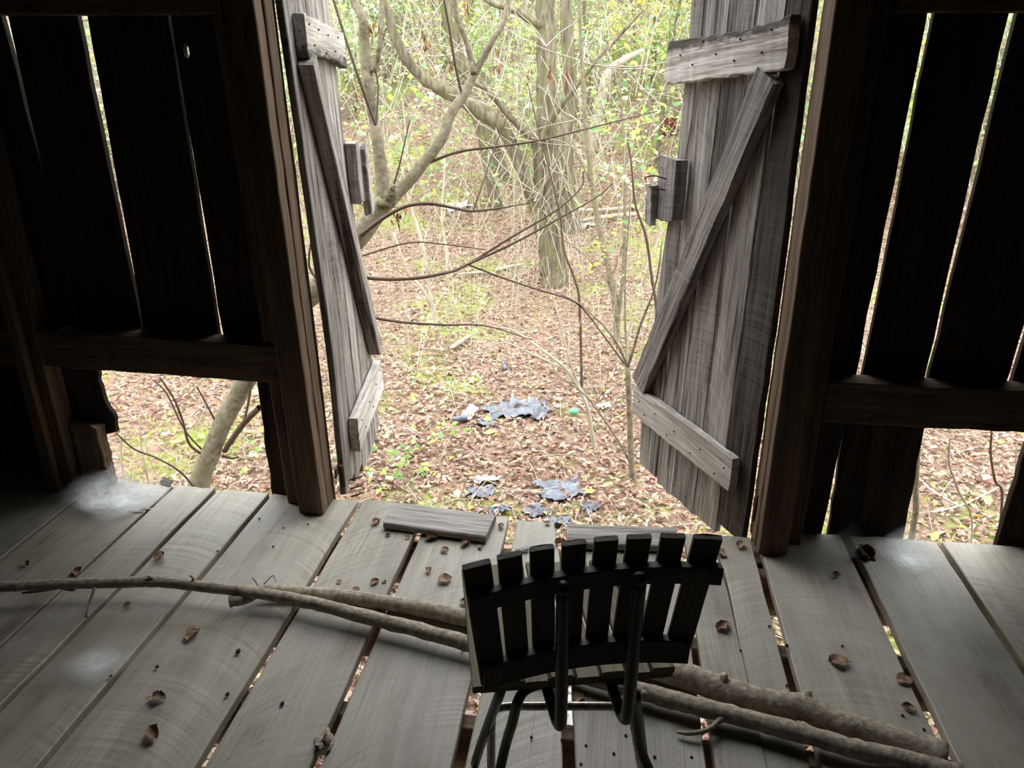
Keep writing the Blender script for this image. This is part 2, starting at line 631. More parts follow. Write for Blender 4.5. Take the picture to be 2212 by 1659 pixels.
# left of the doorway: gaps narrow downwards
gA = pw([(0, -1.893), (1.14, -1.893), (1.66, -1.912), (TOPZ, -1.92)]), pw([(0, -1.892), (1.14, -1.892), (1.66, -1.888), (TOPZ, -1.885)])
gB = pw([(0, -1.648), (.6, -1.645), (1.66, -1.655), (TOPZ, -1.66)]), pw([(0, -1.640), (.6, -1.637), (1.66, -1.622), (TOPZ, -1.62)])
gC = pw([(0, -1.350), (.6, -1.350), (1.62, -1.358), (TOPZ, -1.36)]), pw([(0, -1.336), (.6, -1.336), (1.62, -1.346), (TOPZ, -1.35)])
for i, x in enumerate((-3.5, -3.2, -2.92, -2.62, -2.33)):
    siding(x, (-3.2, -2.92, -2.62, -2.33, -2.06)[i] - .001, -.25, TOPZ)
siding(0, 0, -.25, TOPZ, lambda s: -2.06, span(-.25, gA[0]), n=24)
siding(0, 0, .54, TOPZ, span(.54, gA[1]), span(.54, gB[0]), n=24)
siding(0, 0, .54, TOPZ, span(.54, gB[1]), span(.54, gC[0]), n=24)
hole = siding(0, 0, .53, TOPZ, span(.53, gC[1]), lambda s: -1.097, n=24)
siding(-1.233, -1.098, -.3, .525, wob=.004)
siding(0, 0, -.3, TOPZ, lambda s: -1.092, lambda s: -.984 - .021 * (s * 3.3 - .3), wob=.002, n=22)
# the knot that fell out
bm = bmesh.new()
bmesh.ops.create_uvsphere(bm, u_segments=14, v_segments=8, radius=1)
kp = wl(407, 110, 2.375)
for vv in bm.verts:
    vv.co = Vector((vv.co.x * .0105 + kp.x, vv.co.y * .12 + 2.375, vv.co.z * .021 * (1 + .15 * math.sin(4 * vv.co.x)) + kp.z))
me = bpy.data.meshes.new('cut')
bm.to_mesh(me)
bm.free()
cut = bpy.data.objects.new('cut', me)
COL.objects.link(cut)
md = hole.modifiers.new('knot', 'BOOLEAN')
md.object = cut
md.operation = 'DIFFERENCE'
md.solver = 'EXACT'
bpy.context.view_layer.update()
nm = bpy.data.meshes.new_from_object(hole.evaluated_get(bpy.context.evaluated_depsgraph_get()))
hole.modifiers.clear()
hole.data = nm
bpy.data.objects.remove(cut)
# right of the doorway
gD = pw([(0, .838), (.5, .846), (1.66, .840), (TOPZ, .84)]), pw([(0, .852), (.5, .858), (1.66, .852), (TOPZ, .852)])
gE = pw([(.4, 1.050), (.56, 1.051), (1.66, 1.040), (TOPZ, 1.04)]), pw([(.4, 1.062), (.56, 1.062), (1.66, 1.064), (TOPZ, 1.066)])
gF = pw([(.4, 1.292), (.56, 1.294), (1.66, 1.33), (TOPZ, 1.34)]), pw([(.4, 1.310), (.56, 1.312), (1.66, 1.345), (TOPZ, 1.355)])
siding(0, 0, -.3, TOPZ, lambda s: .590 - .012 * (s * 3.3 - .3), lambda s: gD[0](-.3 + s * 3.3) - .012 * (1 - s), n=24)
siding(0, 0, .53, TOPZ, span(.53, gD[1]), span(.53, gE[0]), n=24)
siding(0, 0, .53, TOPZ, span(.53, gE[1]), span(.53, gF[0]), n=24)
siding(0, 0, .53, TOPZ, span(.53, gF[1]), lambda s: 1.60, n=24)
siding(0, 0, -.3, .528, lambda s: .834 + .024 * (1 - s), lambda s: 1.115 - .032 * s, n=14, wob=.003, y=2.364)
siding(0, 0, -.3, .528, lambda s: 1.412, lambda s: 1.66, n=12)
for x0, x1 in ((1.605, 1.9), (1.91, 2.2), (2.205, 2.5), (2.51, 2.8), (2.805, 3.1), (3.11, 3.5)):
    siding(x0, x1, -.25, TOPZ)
# boards over the doorway
for x0, x1 in ((-.97, -.72), (-.715, -.45), (-.445, -.2), (-.195, .06), (.066, .31), (.316, .585)):
    siding(x0, x1, 2.30, TOPZ, n=6)

# posts beside the doorway, each of two timbers

def post(x0, x1, y0, y1, lean):
    """an upright timber leaning by lean metres per metre"""
    yd = Vector((lean, 0, 1)).normalized()
    xd = Vector((1, 0, -lean)).normalized()
    board('post', M['brown'], wf, (x0, y1, 0), xd, yd, TOPZ - .005, y1 - y0, 0, x1 - x0, n=44, wob=.0013)


post(-1.063, -.972, 2.220, 2.275, -.024)
post(-1.060, -.972, 2.278, 2.338, -.021)
post(-1.135, -1.072, 2.285, 2.345, -.024)
post(.574, .668, 2.182, 2.236, -.017)
post(.571, .664, 2.238, 2.335, -.0115)
post(.672, .730, 2.262, 2.345, -.015)
# studs further along, nailed up in pairs
box('stud', M['brown'], wf, (-2.075, 2.235, 0), (-2.030, 2.345, TOPZ), n=44, wob=.0013)
box('stud', M['brown'], wf, (-2.028, 2.262, 0), (-1.985, 2.345, TOPZ), n=44, wob=.0013)
box('stud', M['brown'], wf, (1.70, 2.24, 0), (1.79, 2.345, TOPZ), n=44, wob=.0013)
# the short broken pieces left of the low opening
board('broken_board', M['siding'], wf, (-1.99, 2.386, .2), (1, 0, 0), (0, 0, 1), .36, .024, 0, lambda s: .155 - .03 * s + .01 * math.sin(9 * s), rag=.012, wob=.004)
box('short_stud', M['brown'], wf, (-1.975, 2.30, 0), (-1.865, 2.352, .255), rag=.012, wob=.004)
# rails and girts
board('rail', M['brown'], wf, (-1.99, 2.355, .512), (0, -1, 0), (1, -.0, -.020), .93, .138, 0, .085, n=22, wob=.004)
board('rail', M['brown'], wf, (.728, 2.355, .464), (0, -1, 0), (1, 0, .008), .98, .140, 0, .085, n=22, wob=.004)
box('girt', M['brown'], wf, (-1.985, 2.275, 1.655), (-1.136, 2.355, 1.79), n=20)
box('girt', M['brown'], wf, (.731, 2.275, 1.655), (1.70, 2.355, 1.79), n=20)
box('rail', M['brown'], wf, (-3.4, 2.275, .50), (-2.076, 2.355, .64), n=16)
box('rail', M['brown'], wf, (1.79, 2.275, .48), (3.4, 2.355, .62), n=16)
box('header', M['brown'], wf, (-.984, 2.24, 2.27), (.573, 2.34, 2.41), n=16)

# ------------------------------------------------------------------ the rest of the barn shell
wlft = empty('wall_left', (-3.45, 0, 0), kind='structure', category='wall', label='dark plank side wall of the barn past the stud pair')
wrgt = empty('wall_right', (3.45, 0, 0), kind='structure', category='wall', label='dark plank side wall of the barn past the low right opening')
wbk = empty('wall_back', (0, -3.9, 0), kind='structure', category='wall', label='dark plank wall of the barn facing the doorway')
for i in range(24):
    y = -4.0 + i * .265
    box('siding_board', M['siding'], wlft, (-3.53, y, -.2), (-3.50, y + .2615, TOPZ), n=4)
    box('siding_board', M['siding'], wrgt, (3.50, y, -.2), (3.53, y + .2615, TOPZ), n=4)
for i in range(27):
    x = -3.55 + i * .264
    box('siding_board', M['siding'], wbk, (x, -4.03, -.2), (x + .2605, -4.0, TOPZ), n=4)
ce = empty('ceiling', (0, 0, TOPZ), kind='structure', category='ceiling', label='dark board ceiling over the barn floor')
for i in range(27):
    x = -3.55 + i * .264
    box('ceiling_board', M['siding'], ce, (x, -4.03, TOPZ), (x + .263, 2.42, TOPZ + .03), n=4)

# ------------------------------------------------------------------ floor
fo = empty('floor', (0, 1, 0), kind='structure', category='floor', label='dusty grey plank floor with open gaps between wide worn boards')
Y0, PT = -3.95, .032
# gaps: (centre at the doorway, centre at Y = 1.2, width)
G = [(-3.42, -3.42, .012), (-3.13, -3.13, .012), (-2.84, -2.84, .012), (-2.55, -2.55, .012), (-2.24, -2.24, .010), (-1.93, -1.935, .007), (-1.620, -1.632, .015), (-1.447, -1.463, .011), (-1.226, -1.244, .018), (-.867, -.873, .026),
     (-.598, -.607, .024), (-.276, -.275, .034), (-.098, -.012, .030), (.325, .313, .022), (.578, .558, .028), (.897, .884, .026),
     (1.212, 1.192, .021), (1.52, 1.50, .012), (1.83, 1.81, .014), (2.14, 2.12, .012), (2.45, 2.44, .012), (2.76, 2.75, .012), (3.07, 3.07, .012), (3.42, 3.42, .012)]
ENDS = {-1.93: 2.345, -1.62: 2.34, -.867: 2.33, -.598: 2.30, -.276: 2.285, -.098: 2.262, .325: 2.27, .578: 2.34}


def gapx(g, y):
    y = max(y, -1.0)
    return g[0] + (g[1] - g[0]) * (2.3 - y) / 1.1


planks = []
for a, b in zip(G[:-1], G[1:]):
    ye = ENDS.get(a[0], 2.338)
    z = R.uniform(-.005, .004)
    tl = R.uniform(-.004, .004)
    L = ye - Y0
    lf = lambda s, a=a, L=L: gapx(a, Y0 + s * L) + a[2] / 2
    rf = lambda s, b=b, L=L: gapx(b, Y0 + s * L) - b[2] / 2
    rag = .010 if -.9 < a[0] < .57 else .006
    if a[0] == .325:          # a split board: two strips either side of a ragged crack
        cx = pw([(-4, .44), (1.80, .447), (1.9, .449), (2.05, .446), (2.15, .434), (2.28, .425)])
        cw = pw([(-4, .0002), (1.78, .0002), (1.85, .004), (2.05, .006), (2.12, .012), (2.2, .02), (2.28, .026)])
        o1 = board('plank', M['floor'], fo, (0, Y0, z - PT), (1, 0, 0), (0, 1, 0), L, PT, lf, lambda s, L=L: cx(Y0 + s * L) - cw(Y0 + s * L) / 2, n=60, wob=.0015, rag=.012, m=3)
        o2 = board('plank', M['floor'], fo, (0, Y0, z - PT - .003), (1, 0, 0), (0, 1, 0), L + .02, PT, lambda s, L=L: cx(Y0 + s * L) + cw(Y0 + s * L) / 2, rf, n=60, wob=.0015, rag=.012, m=3)
        planks += [o1, o2]
        continue
    if a[0] == -.276:         # its edge has rotted away by the doorway
        b0 = rf
        rf = lambda s, L=L, b0=b0: b0(s) - (max(0, Y0 + s * L - 2.0) * .09 + (.012 * math.sin(60 * (Y0 + s * L)) if Y0 + s * L > 2.05 else 0))
    planks.append(board('plank', M['floor'], fo, (0, Y0, z - PT), (1, 0, 0), (0, 1, 0), L, PT, lf, rf, n=56, wob=.0018, rag=rag, m=6,
                        cup=R.uniform(-.001, .003), zoff=lambda s, tl=tl: tl * (s - .5)))
for yj in (2.12, 1.75, 1.38, 1.0, .62, .24, -.15, -1.0, -1.8, -2.6, -3.4):
    box('joist', M['brown'], fo, (-3.5, yj, -.20), (3.5, yj + .05, -.045), n=20, wob=.002)
box('sill_beam', M['brown'], fo, (-3.5, 2.20, -.22), (-.98, 2.33, -.045), n=20, wob=.002)
box('sill_beam', M['brown'], fo, (.56, 2.20, -.22), (3.5, 2.33, -.045), n=20, wob=.002)
# nail heads by the chair and the doorway
nb = bmesh.new()
bmesh.ops.create_cone(nb, cap_ends=True, segments=8, radius1=.0042, radius2=.003, depth=.003)
nail_me = bpy.data.meshes.new('nail')
nb.to_mesh(nail_me)
nb.free()
nail_me.materials.append(M['rust'])
for px, py in ((1148, 1592), (1214, 1597), (1266, 1610), (1326, 1627), (1414, 1634), (1494, 1635), (1255, 1650), (1352, 1588), (612, 1140), (665, 1132),
               (1662, 1352), (1700, 1480), (1820, 1395), (1600, 1405), (560, 1120), (590, 1180), (470, 1190), (1950, 1545), (1996, 1575)):
    p = fl(px, py, .003)
    link('nail', nail_me, None, fo, Matrix.Translation(p))

# ------------------------------------------------------------------ the two door leaves
nailb = bmesh.new()
bmesh.ops.create_cone(nailb, cap_ends=True, segments=6, radius1=.0035, radius2=.0025, depth=.004)
dn_me = bpy.data.meshes.new('nail')
nailb.to_mesh(dn_me)
nailb.free()
dn_me.materials.append(M['rust'])


class Door:
    def __init__(s, name, label, p0, u, side, warp=None, du=0.0):
        s.du = du
        s.u = Vector((u[0], u[1], 0)).normalized()
        s.n = Vector((s.u.y, -s.u.x, 0)) * side          # the inner face looks along n
        s.p0 = Vector((p0[0], p0[1], 0))
        s.side = side
        s.warp = warp
        s.e = empty(name, s.p0 + Vector((0, 0, -.1)), kind='structure', category='door', label=label)

    def P(s, u, z, d=0.0):
        return s.p0 + s.u * (u + s.du) + s.n * d + Vector((0, 0, z))

    def wv(s, p):
        if not s.warp:
            return p
        q = p - s.p0
        return p + s.n * s.warp(q.dot(s.u), q.z)

    def board(s, name, mat, a, b, lw, rw, d, t, **kw):
        """a board from a=(u, z) to b=(u, z), widths lw / rw either side, standing d..d+t off the inner face"""
        A, B = s.P(a[0], a[1], 0), s.P(b[0], b[1], 0)
        yd = (B - A)
        L = yd.length
        yd.normalize()
        xd = yd.cross(s.n)
        return board(name, M[mat], s.e, A + s.n * d, xd, yd, L, t, lw, rw, warp=s.wv, **kw)

    def nail(s, u, z, d, par=None):
        q = s.n.to_track_quat('Z', 'Y').to_matrix().to_4x4()
        par = par or s.e
        return link('nail', dn_me, None, par, Matrix.Translation(s.wv(s.P(u, z, d))) @ q)


def boards(dr, edges, z0s, ztop, mat='grey', t=.024, thin=None):
    """upright boards; edges: list of (function of z) left and right"""
    for i, (l, r) in enumerate(edges):
        z0 = z0s[i]
        lf = pw(l)
        rf = pw(r)
        L = ztop - z0
        # local X = yd x n = -(u) or +(u) by side
        sg = dr.P(1, 0).__sub__(dr.P(0, 0)).dot(Vector((0, 0, 1)).cross(dr.n))
        if sg > 0:
            A, B = (lambda s, lf=lf, L=L, z0=z0: lf(z0 + s * L)), (lambda s, rf=rf, L=L, z0=z0: rf(z0 + s * L))
        else:
            A, B = (lambda s, rf=rf, L=L, z0=z0: -rf(z0 + s * L)), (lambda s, lf=lf, L=L, z0=z0: -lf(z0 + s * L))
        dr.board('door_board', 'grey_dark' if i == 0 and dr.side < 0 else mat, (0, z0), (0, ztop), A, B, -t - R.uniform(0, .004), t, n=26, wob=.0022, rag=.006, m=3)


# right leaf
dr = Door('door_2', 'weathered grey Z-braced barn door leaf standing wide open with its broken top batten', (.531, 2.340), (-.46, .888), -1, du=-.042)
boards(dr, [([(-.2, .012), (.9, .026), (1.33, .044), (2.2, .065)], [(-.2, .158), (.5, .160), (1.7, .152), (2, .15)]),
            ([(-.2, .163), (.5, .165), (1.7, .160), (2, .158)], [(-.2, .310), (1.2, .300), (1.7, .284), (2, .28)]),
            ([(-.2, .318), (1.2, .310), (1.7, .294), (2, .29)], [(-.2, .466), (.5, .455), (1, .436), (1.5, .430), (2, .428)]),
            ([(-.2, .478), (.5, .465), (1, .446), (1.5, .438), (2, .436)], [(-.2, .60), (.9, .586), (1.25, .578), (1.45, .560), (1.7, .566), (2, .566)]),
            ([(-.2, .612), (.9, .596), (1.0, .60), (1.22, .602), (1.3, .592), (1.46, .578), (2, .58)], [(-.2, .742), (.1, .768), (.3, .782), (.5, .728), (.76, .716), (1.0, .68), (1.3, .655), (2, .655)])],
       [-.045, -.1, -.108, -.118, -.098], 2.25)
tb = dr.board('batten', 'rotten', (.080, 1.582), (.722, 1.535), lambda s: -.068 - .0 * s, lambda s: .070 - .012 * math.sin(4 * s) - (.02 * max(0, s - .6)), .002, .036, n=26, wob=.004, rag=.012)
bb = dr.board('batten', 'batten', (.080, .200), (.785, .199), -.068, .066, .002, .032, n=20, wob=.002, rag=.004)
dr.board('brace', 'grey', (.745, .280), (.158, 1.50), -.052, .050, .002, .040, n=24, wob=.003)
dr.board('latch_block', 'grey', (.605, .998), (.605, 1.215), -.032, .032, .002, .05, n=8, rag=.006)
dr.board('latch_block', 'grey', (.690, .99), (.690, 1.21), -.045, .045, .000, .03, n=8, rag=.012, wob=.004)
dr.board('latch_block', 'grey', (.735, .962), (.748, 1.115), -.022, .022, .030, .026, n=8, rag=.010, wob=.004)
for u, z in ((.16, 1.62), (.19, 1.56), (.3, 1.6), (.32, 1.54), (.42, 1.56), (.5, 1.6), (.55, 1.53), (.63, 1.56)):
    dr.nail(u, z, .041, tb)
for u, z in ((.12, .21), (.17, .16), (.27, .21), (.33, .165), (.45, .2), (.5, .16), (.6, .21), (.68, .17), (.73, .21)):
    dr.nail(u, z, .036, bb)
tube('bent_nail', M['rust'], dr.e, [dr.P(.66, 1.14, .03), dr.P(.70, 1.15, .06), dr.P(.75, 1.14, .065), dr.P(.775, 1.13, .06)], .0028, 6)
tube('bent_nail', M['rust'], dr.e, [dr.P(.67, 1.10, .03), dr.P(.70, 1.105, .055), dr.P(.74, 1.105, .06)], .0025, 6)
for z in (.12, 1.68):
    dr.board('hinge', 'rust' if False else 'brown', (-.035, z), (.012, z), -.02, .02, -.03, .006, n=3, wob=0, rag=0)
tube('hinge_pin', M['rust'], dr.e, [dr.P(-.022, .07, -.01), dr.P(-.022, .17, -.01)], .009, 8, n=2)
for z in (1.70, 1.735):
    tube('hinge_bolt', M['rust'], dr.e, [dr.P(.06, z, 0), dr.P(.062, z, .04)], .005, 6, n=2)
    tube('hinge_bolt', M['rust'], dr.e, [dr.P(.10, z + .02, 0), dr.P(.10, z + .02, .045)], .005, 6, n=2)

# left leaf: sagging, its top warped away
dl = Door('door_1', 'weathered grey Z-braced barn door leaf seen nearly edge-on, swung open past square', (-.938, 2.385), (-.123, .992), 1,
          warp=lambda u, z: -.062 * max(0, min(1.3, z / 1.5)) * max(0, u / .75) - .042 * max(0, min(1.8, (z - .55) / .95)) * max(0, 1 - u / .75))
boards(dl, [([(-.2, .0), (2, .0)], [(-.2, .17), (2, .14)]),
            ([(-.2, .176), (2, .146)], [(-.2, .325), (2, .30)]),
            ([(-.2, .332), (2, .308)], [(-.2, .47), (1, .46), (2, .45)]),
            ([(-.2, .478), (1, .468), (2, .458)], [(-.2, .61), (1, .575), (2, .57)]),
            ([(-.2, .618), (1, .583), (2, .578)], [(-.2, .72), (.1, .745), (.35, .74), (.8, .715), (1.0, .70), (1.3, .69), (2, .69)])],
       [-.005, -.05, -.09, -.09, -.07], 2.25)
tb = dl.board('batten', 'rotten', (.075, 1.605), (.72, 1.578), -.064, lambda s: .066 - .016 * math.sin(3 * s), .002, .036, n=20, wob=.003, rag=.006)
bb = dl.board('batten', 'batten', (.130, .184), (.735, .196), -.070, .074, .002, .036, n=20, wob=.002, rag=.005)
dl.board('brace', 'grey', (.695, .335), (.085, 1.535), -.038, .038, .002, .050, n=24, wob=.002)
dl.board('latch_block', 'grey', (.70, 1.0), (.71, 1.235), -.05, .04, .002, .045, n=8, rag=.008)
dl.board('latch_block', 'grey', (.80, .925), (.79, 1.215), -.05, .05, .034, .034, n=8, rag=.02, wob=.006)
for u, z in ((.12, 1.64), (.16, 1.58), (.25, 1.63), (.33, 1.56), (.4, 1.62), (.5, 1.57), (.58, 1.62), (.66, 1.55)):
    dl.nail(u, z, .041, tb)
for u, z in ((.2, .215), (.26, .155), (.38, .215), (.45, .16), (.56, .22), (.64, .165), (.7, .23)):
    dl.nail(u, z, .040, bb)
for z in (-.02, .02, -.055):
    tube('bent_nail', M['rust'], dl.e, [dl.P(.06, z, 0), dl.P(.07, z + .005, .03), dl.P(.09, z, .045)], .003, 6, n=3)
dl.board('hinge', 'brown', (-.035, .10), (.012, .10), -.02, .02, -.03, .006, n=3, wob=0, rag=0)
tube('hinge_pin', M['rust'], dl.e, [dl.P(-.022, .04, -.005), dl.P(-.022, .13, -.005)], .010, 8, n=2)

# ------------------------------------------------------------------ the chair
AL = math.radians(14.0)
CO = Vector((.008, 1.098, 0))
ch = thing('slatted_chair', 'small black tube-framed chair with wooden slat back and seat facing the open doorway', 'chair', CO)
cx_, cy_ = Vector((math.cos(AL), math.sin(AL), 0)), Vector((-math.sin(AL), math.cos(AL), 0))


def C(x, y, z):
    return CO + cx_ * x + cy_ * y + Vector((0, 0, z))


# back slats: tops from the photograph, on a gently hollow back
tops = [(996, 1058, 1221), (1082, 1133, 1210), (1154, 1206, 1203), (1224, 1276, 1194), (1295, 1350, 1186), (1365, 1418, 1176), (1427, 1481, 1166), (1497, 1553, 1158)]
ROLLB = math.radians(3.5)
for i in range(8):
    f = (i - 3.5) / 3.5
    xt, xb = f * .190 - .022, f * .168 - .014
    zt = .797 + math.sin(ROLLB) * xt * 1.0
    zb = .508 + math.sin(ROLLB) * xb
    hollow = -.028 * f * f
    A = C(xb, -.012 + hollow, zb)
    B = C(xt, -.058 + hollow, zt)
    yd = (B - A).normalized()
    xd = (cx_ + Vector((0, 0, math.sin(ROLLB))) + cy_ * (-.13 * f)).normalized()
    xd = (xd - yd * xd.dot(yd)).normalized()
    w = .0205 if 0 < i < 7 else .0235
    board('back_slat', M['chair_wood'], ch, A, xd, yd, (B - A).length, .012, -w * .95, w * 1.02, n=6, wob=.0004, rag=.001, m=2, ch=.002)


def back_rail(name, z, h, half, off):
    rings = []
    for i in range(17):
        f = -1 + 2 * i / 16
        x = f * half + off
        yb = -.012 - (z - .515) / .273 * .046 - .028 * (f * half / .196) ** 2
        zz = z + math.sin(ROLLB) * x
        y1, y2 = yb - .002 - .0125, yb - .0125 - .020
        c = .002
        rings.append([C(x, y1, zz - h), C(x, y2 + c, zz - h), C(x, y2, zz - h + c), C(x, y2 - .003, zz - c + h), C(x, y2 - .003 + c, zz + h), C(x, y1 - .003, zz + h)])
    V, Fc = loft(rings)
    me = mesh(name, V, Fc)
    bmx = bmesh.new(); bmx.from_mesh(me); bmesh.ops.recalc_face_normals(bmx, faces=bmx.faces); bmx.to_mesh(me); bmx.free()
    return link(name, me, M['chair_wood'], ch)


back_rail('back_rail', .727, .018, .208, -.016)
back_rail('back_rail', .536, .027, .184, -.015)
for i in range(8):
    x = -.194 + i * .0500
    board('seat_slat', M['seat_wood'], ch, C(x, -.004 + (.008 if i % 2 else 0), .426), cx_, cy_, .36, .016, -.0215, .0215, n=5, wob=.0005, rag=.001, m=2, ch=.002)
for y in (.03, .30):
    board('seat_rail', M['chair_wood'], ch, C(-.20, y, .425), -cy_, cx_, .38, -.018, -.015, .015, n=4, wob=.0003, rag=.0005, m=2, ch=.002)
# back supports: bent steel tube with a rounded cap
for x, zt in ((-.073, .742), (.052, .750)):
    tube('back_support', M['black_tube'], ch, [C(x, -.114, zt), C(x + .004, -.100, .63), C(x + .010, -.084, .50), C(x + .014, -.070, .42), C(x + .016, -.058, .386), C(x + .014, -.040, .376), C(x + .010, -.014, .384), C(x + .002, .05, .400), C(x - .004, .16, .402)], .0115, 12, n=5)
    bmx = bmesh.new()
    bmesh.ops.create_uvsphere(bmx, u_segments=14, v_segments=8, radius=.0128)
    me = bpy.data.meshes.new('end_cap'); bmx.to_mesh(me); bmx.free()
    link('end_cap', me, M['black_tube'], ch, Matrix.Translation(C(x, -.115, zt)), smooth=True)
tb_r = .0105


def ctube(name, mat, pts, r=tb_r):
    tube(name, M[mat], ch, pts, r, 12, n=6)


ctube('front_leg', 'black_tube', [at(1092, 1440, 2, .40), at(1082, 1490, 2, .385), at(1062, 1545, 2, .255), at(1040, 1605, 2, .11), at(1026, 1650, 2, .005)])
ctube('rear_leg', 'black_tube', [at(1215, 1470, 2, .39), at(1165, 1478, 2, .392), at(1133, 1492, 2, .385), at(1117, 1520, 2, .36), at(1107, 1560, 2, .30), at(1085, 1640, 2, .18), C(-.205, -.03, 0.0)])
ctube('rear_leg', 'black_tube', [at(1300, 1470, 2, .39), at(1352, 1470, 2, .392), at(1362, 1500, 2, .37), at(1375, 1560, 2, .28), at(1392, 1640, 2, .17), C(.225, -.03, 0.0)])
ctube('stretcher', 'steel', [at(1063, 1732, 2, .004), at(1062, 1690, 2, .05), at(1061, 1630, 2, .12), at(1062, 1560, 2, .19), at(1068, 1535, 2, .218), at(1092, 1526, 2, .225), at(1150, 1525, 2, .225), at(1250, 1525, 2, .225), at(1340, 1527, 2, .225), at(1362, 1537, 2, .218), at(1368, 1560, 2, .19), at(1382, 1640, 2, .10), at(1388, 1680, 2, .05), at(1391, 1722, 2, .004)], .0095)
ctube('front_leg', 'black_tube', [at(1372, 1500, 2, .36), at(1382, 1570, 2, .20), at(1391, 1640, 2, .012)])

# ------------------------------------------------------------------ loose boards on the doorway edge
def loose(name, label, q, t, z=.004, mat='loose'):
    """q: back-left, back-right, front-right, front-left pixels of the top face"""
    P = [fl(x, y, z + t) for x, y in q]
    th = thing(name, label, 'plank', ((P[0] + P[2]) / 2).xyz - Vector((0, 0, t)))
    yd = (P[1] - P[0] + P[2] - P[3]).normalized()
    xd = Vector((yd.y, -yd.x, 0))
    o = P[3].copy(); o.z = z
    xd = -xd
    zd = xd.cross(yd)
    L = ((P[1] - P[0]).length + (P[2] - P[3]).length) / 2
    w = ((P[0] - P[3]).dot(xd) + (P[1] - P[2]).dot(xd)) / 2
    if zd.z < 0:
        o.z = z + t
    b = board('board', M[mat], th, o, xd, yd, L, t, 0, w, n=14, wob=.002, rag=.005, ch=.004)
    return th


loose('loose_board', 'thick grey board lying across the doorway edge, dead leaves along its front', [(848, 1079), (1062, 1110), (1045, 1154), (827, 1130)], .026)
loose('loose_board', 'grey cracked board lying across the doorway edge behind the chair back', [(1227, 1119), (1460, 1138), (1463, 1167), (1229, 1172)], .028)
loose('wood_chip', 'short grey splinter of wood on the narrow plank between the two loose boards', [(1112, 1184), (1138, 1178), (1142, 1184), (1118, 1192)], .008)

# ------------------------------------------------------------------ fallen branches on the floor
def stick(name, label, pts, twigs=(), mat='stick', k=10):
    """pts: (px, py, height of the axis, radius in px)"""
    P, rr_ = [], []
    for px, py, z, rp in pts:
        p = fl(px, py, z)
        dep = (p - CAM).dot(fw)
        P.append(p)
        rr_.append(rp * dep / F)
    th = thing(name, label, 'branch', P[0].xyz)
    tube('stem', M[mat], th, P, rr_, k, noise=.05, n=6)
    for tw in twigs:
        Q = [fl(x, y, z) for x, y, z in tw[0]]
        tube('twig', M[mat], th, Q, [tw[1]] + [tw[1] * .8] * (len(Q) - 2) + [tw[1] * .5], 6, noise=.08, n=4)
    # knots
    for i in range(5):
        j = NP.integers(1, len(P) - 1)
        d = Vector(NP.normal(size=3)); d.normalize(); d.z = abs(d.z)
        tube('knot', M[mat], th, [P[j], P[j] + d * rr_[j] * 1.35], [rr_[j] * .55, rr_[j] * .3], 6, n=2)
    return th


stick('fallen_branch', 'long thin bare branch running across the floor from the wall side to beneath the chair',
      [(-60, 1272, .07, 10), (0, 1268, .07, 11), (130, 1262, .065, 11.5), (260, 1258, .06, 12), (345, 1257, .06, 12), (420, 1265, .058, 12), (510, 1275, .056, 12), (600, 1288, .05, 13), (690, 1306, .045, 14), (800, 1335, .04, 16),
       (900, 1360, .038, 16), (1035, 1396, .038, 17), (1210, 1444, .036, 18), (1390, 1494, .036, 19), (1480, 1519, .038, 20), (1600, 1549, .04, 20), (1720, 1580, .04, 21), (1850, 1618, .038, 21), (1960, 1642, .036, 21), (2080, 1672, .035, 21)],
      [([(345, 1257, .06), (330, 1250, .075), (318, 1243, .085)], .006), ([(205, 1268, .06), (195, 1298, .03), (186, 1334, .004)], .005),
       ([(412, 1262, .06), (418, 1250, .08), (410, 1243, .09)], .005), ([(130, 1268, .06), (90, 1276, .05), (48, 1281, .045)], .006), ([(130, 1268, .06), (150, 1274, .05), (163, 1275, .045)], .006), ([(1560, 1550, .04), (1530, 1575, .03), (1490, 1584, .02), (1462, 1581, .015)], .008)])
stick('fallen_branch', 'thicker speckled branch with a broken end, passing under the thin one and behind the chair',
      [(495, 1300, .035, 12), (530, 1292, .035, 13), (570, 1278, .028, 14), (690, 1284, .022, 15), (823, 1300, .022, 16), (923, 1317, .022, 17), (1022, 1339, .022, 18), (1180, 1378, .026, 21), (1330, 1418, .03, 25), (1480, 1460, .034, 28),
       (1560, 1489, .036, 28), (1650, 1515, .036, 28), (1740, 1530, .036, 28), (1830, 1567, .036, 27), (1940, 1600, .034, 29), (2043, 1638, .034, 33)],
      [([(560, 1268, .04), (552, 1256, .05), (545, 1247, .06)], .003), ([(570, 1262, .05), (585, 1246, .07), (590, 1243, .07), (597, 1258, .05)], .002)], k=12)

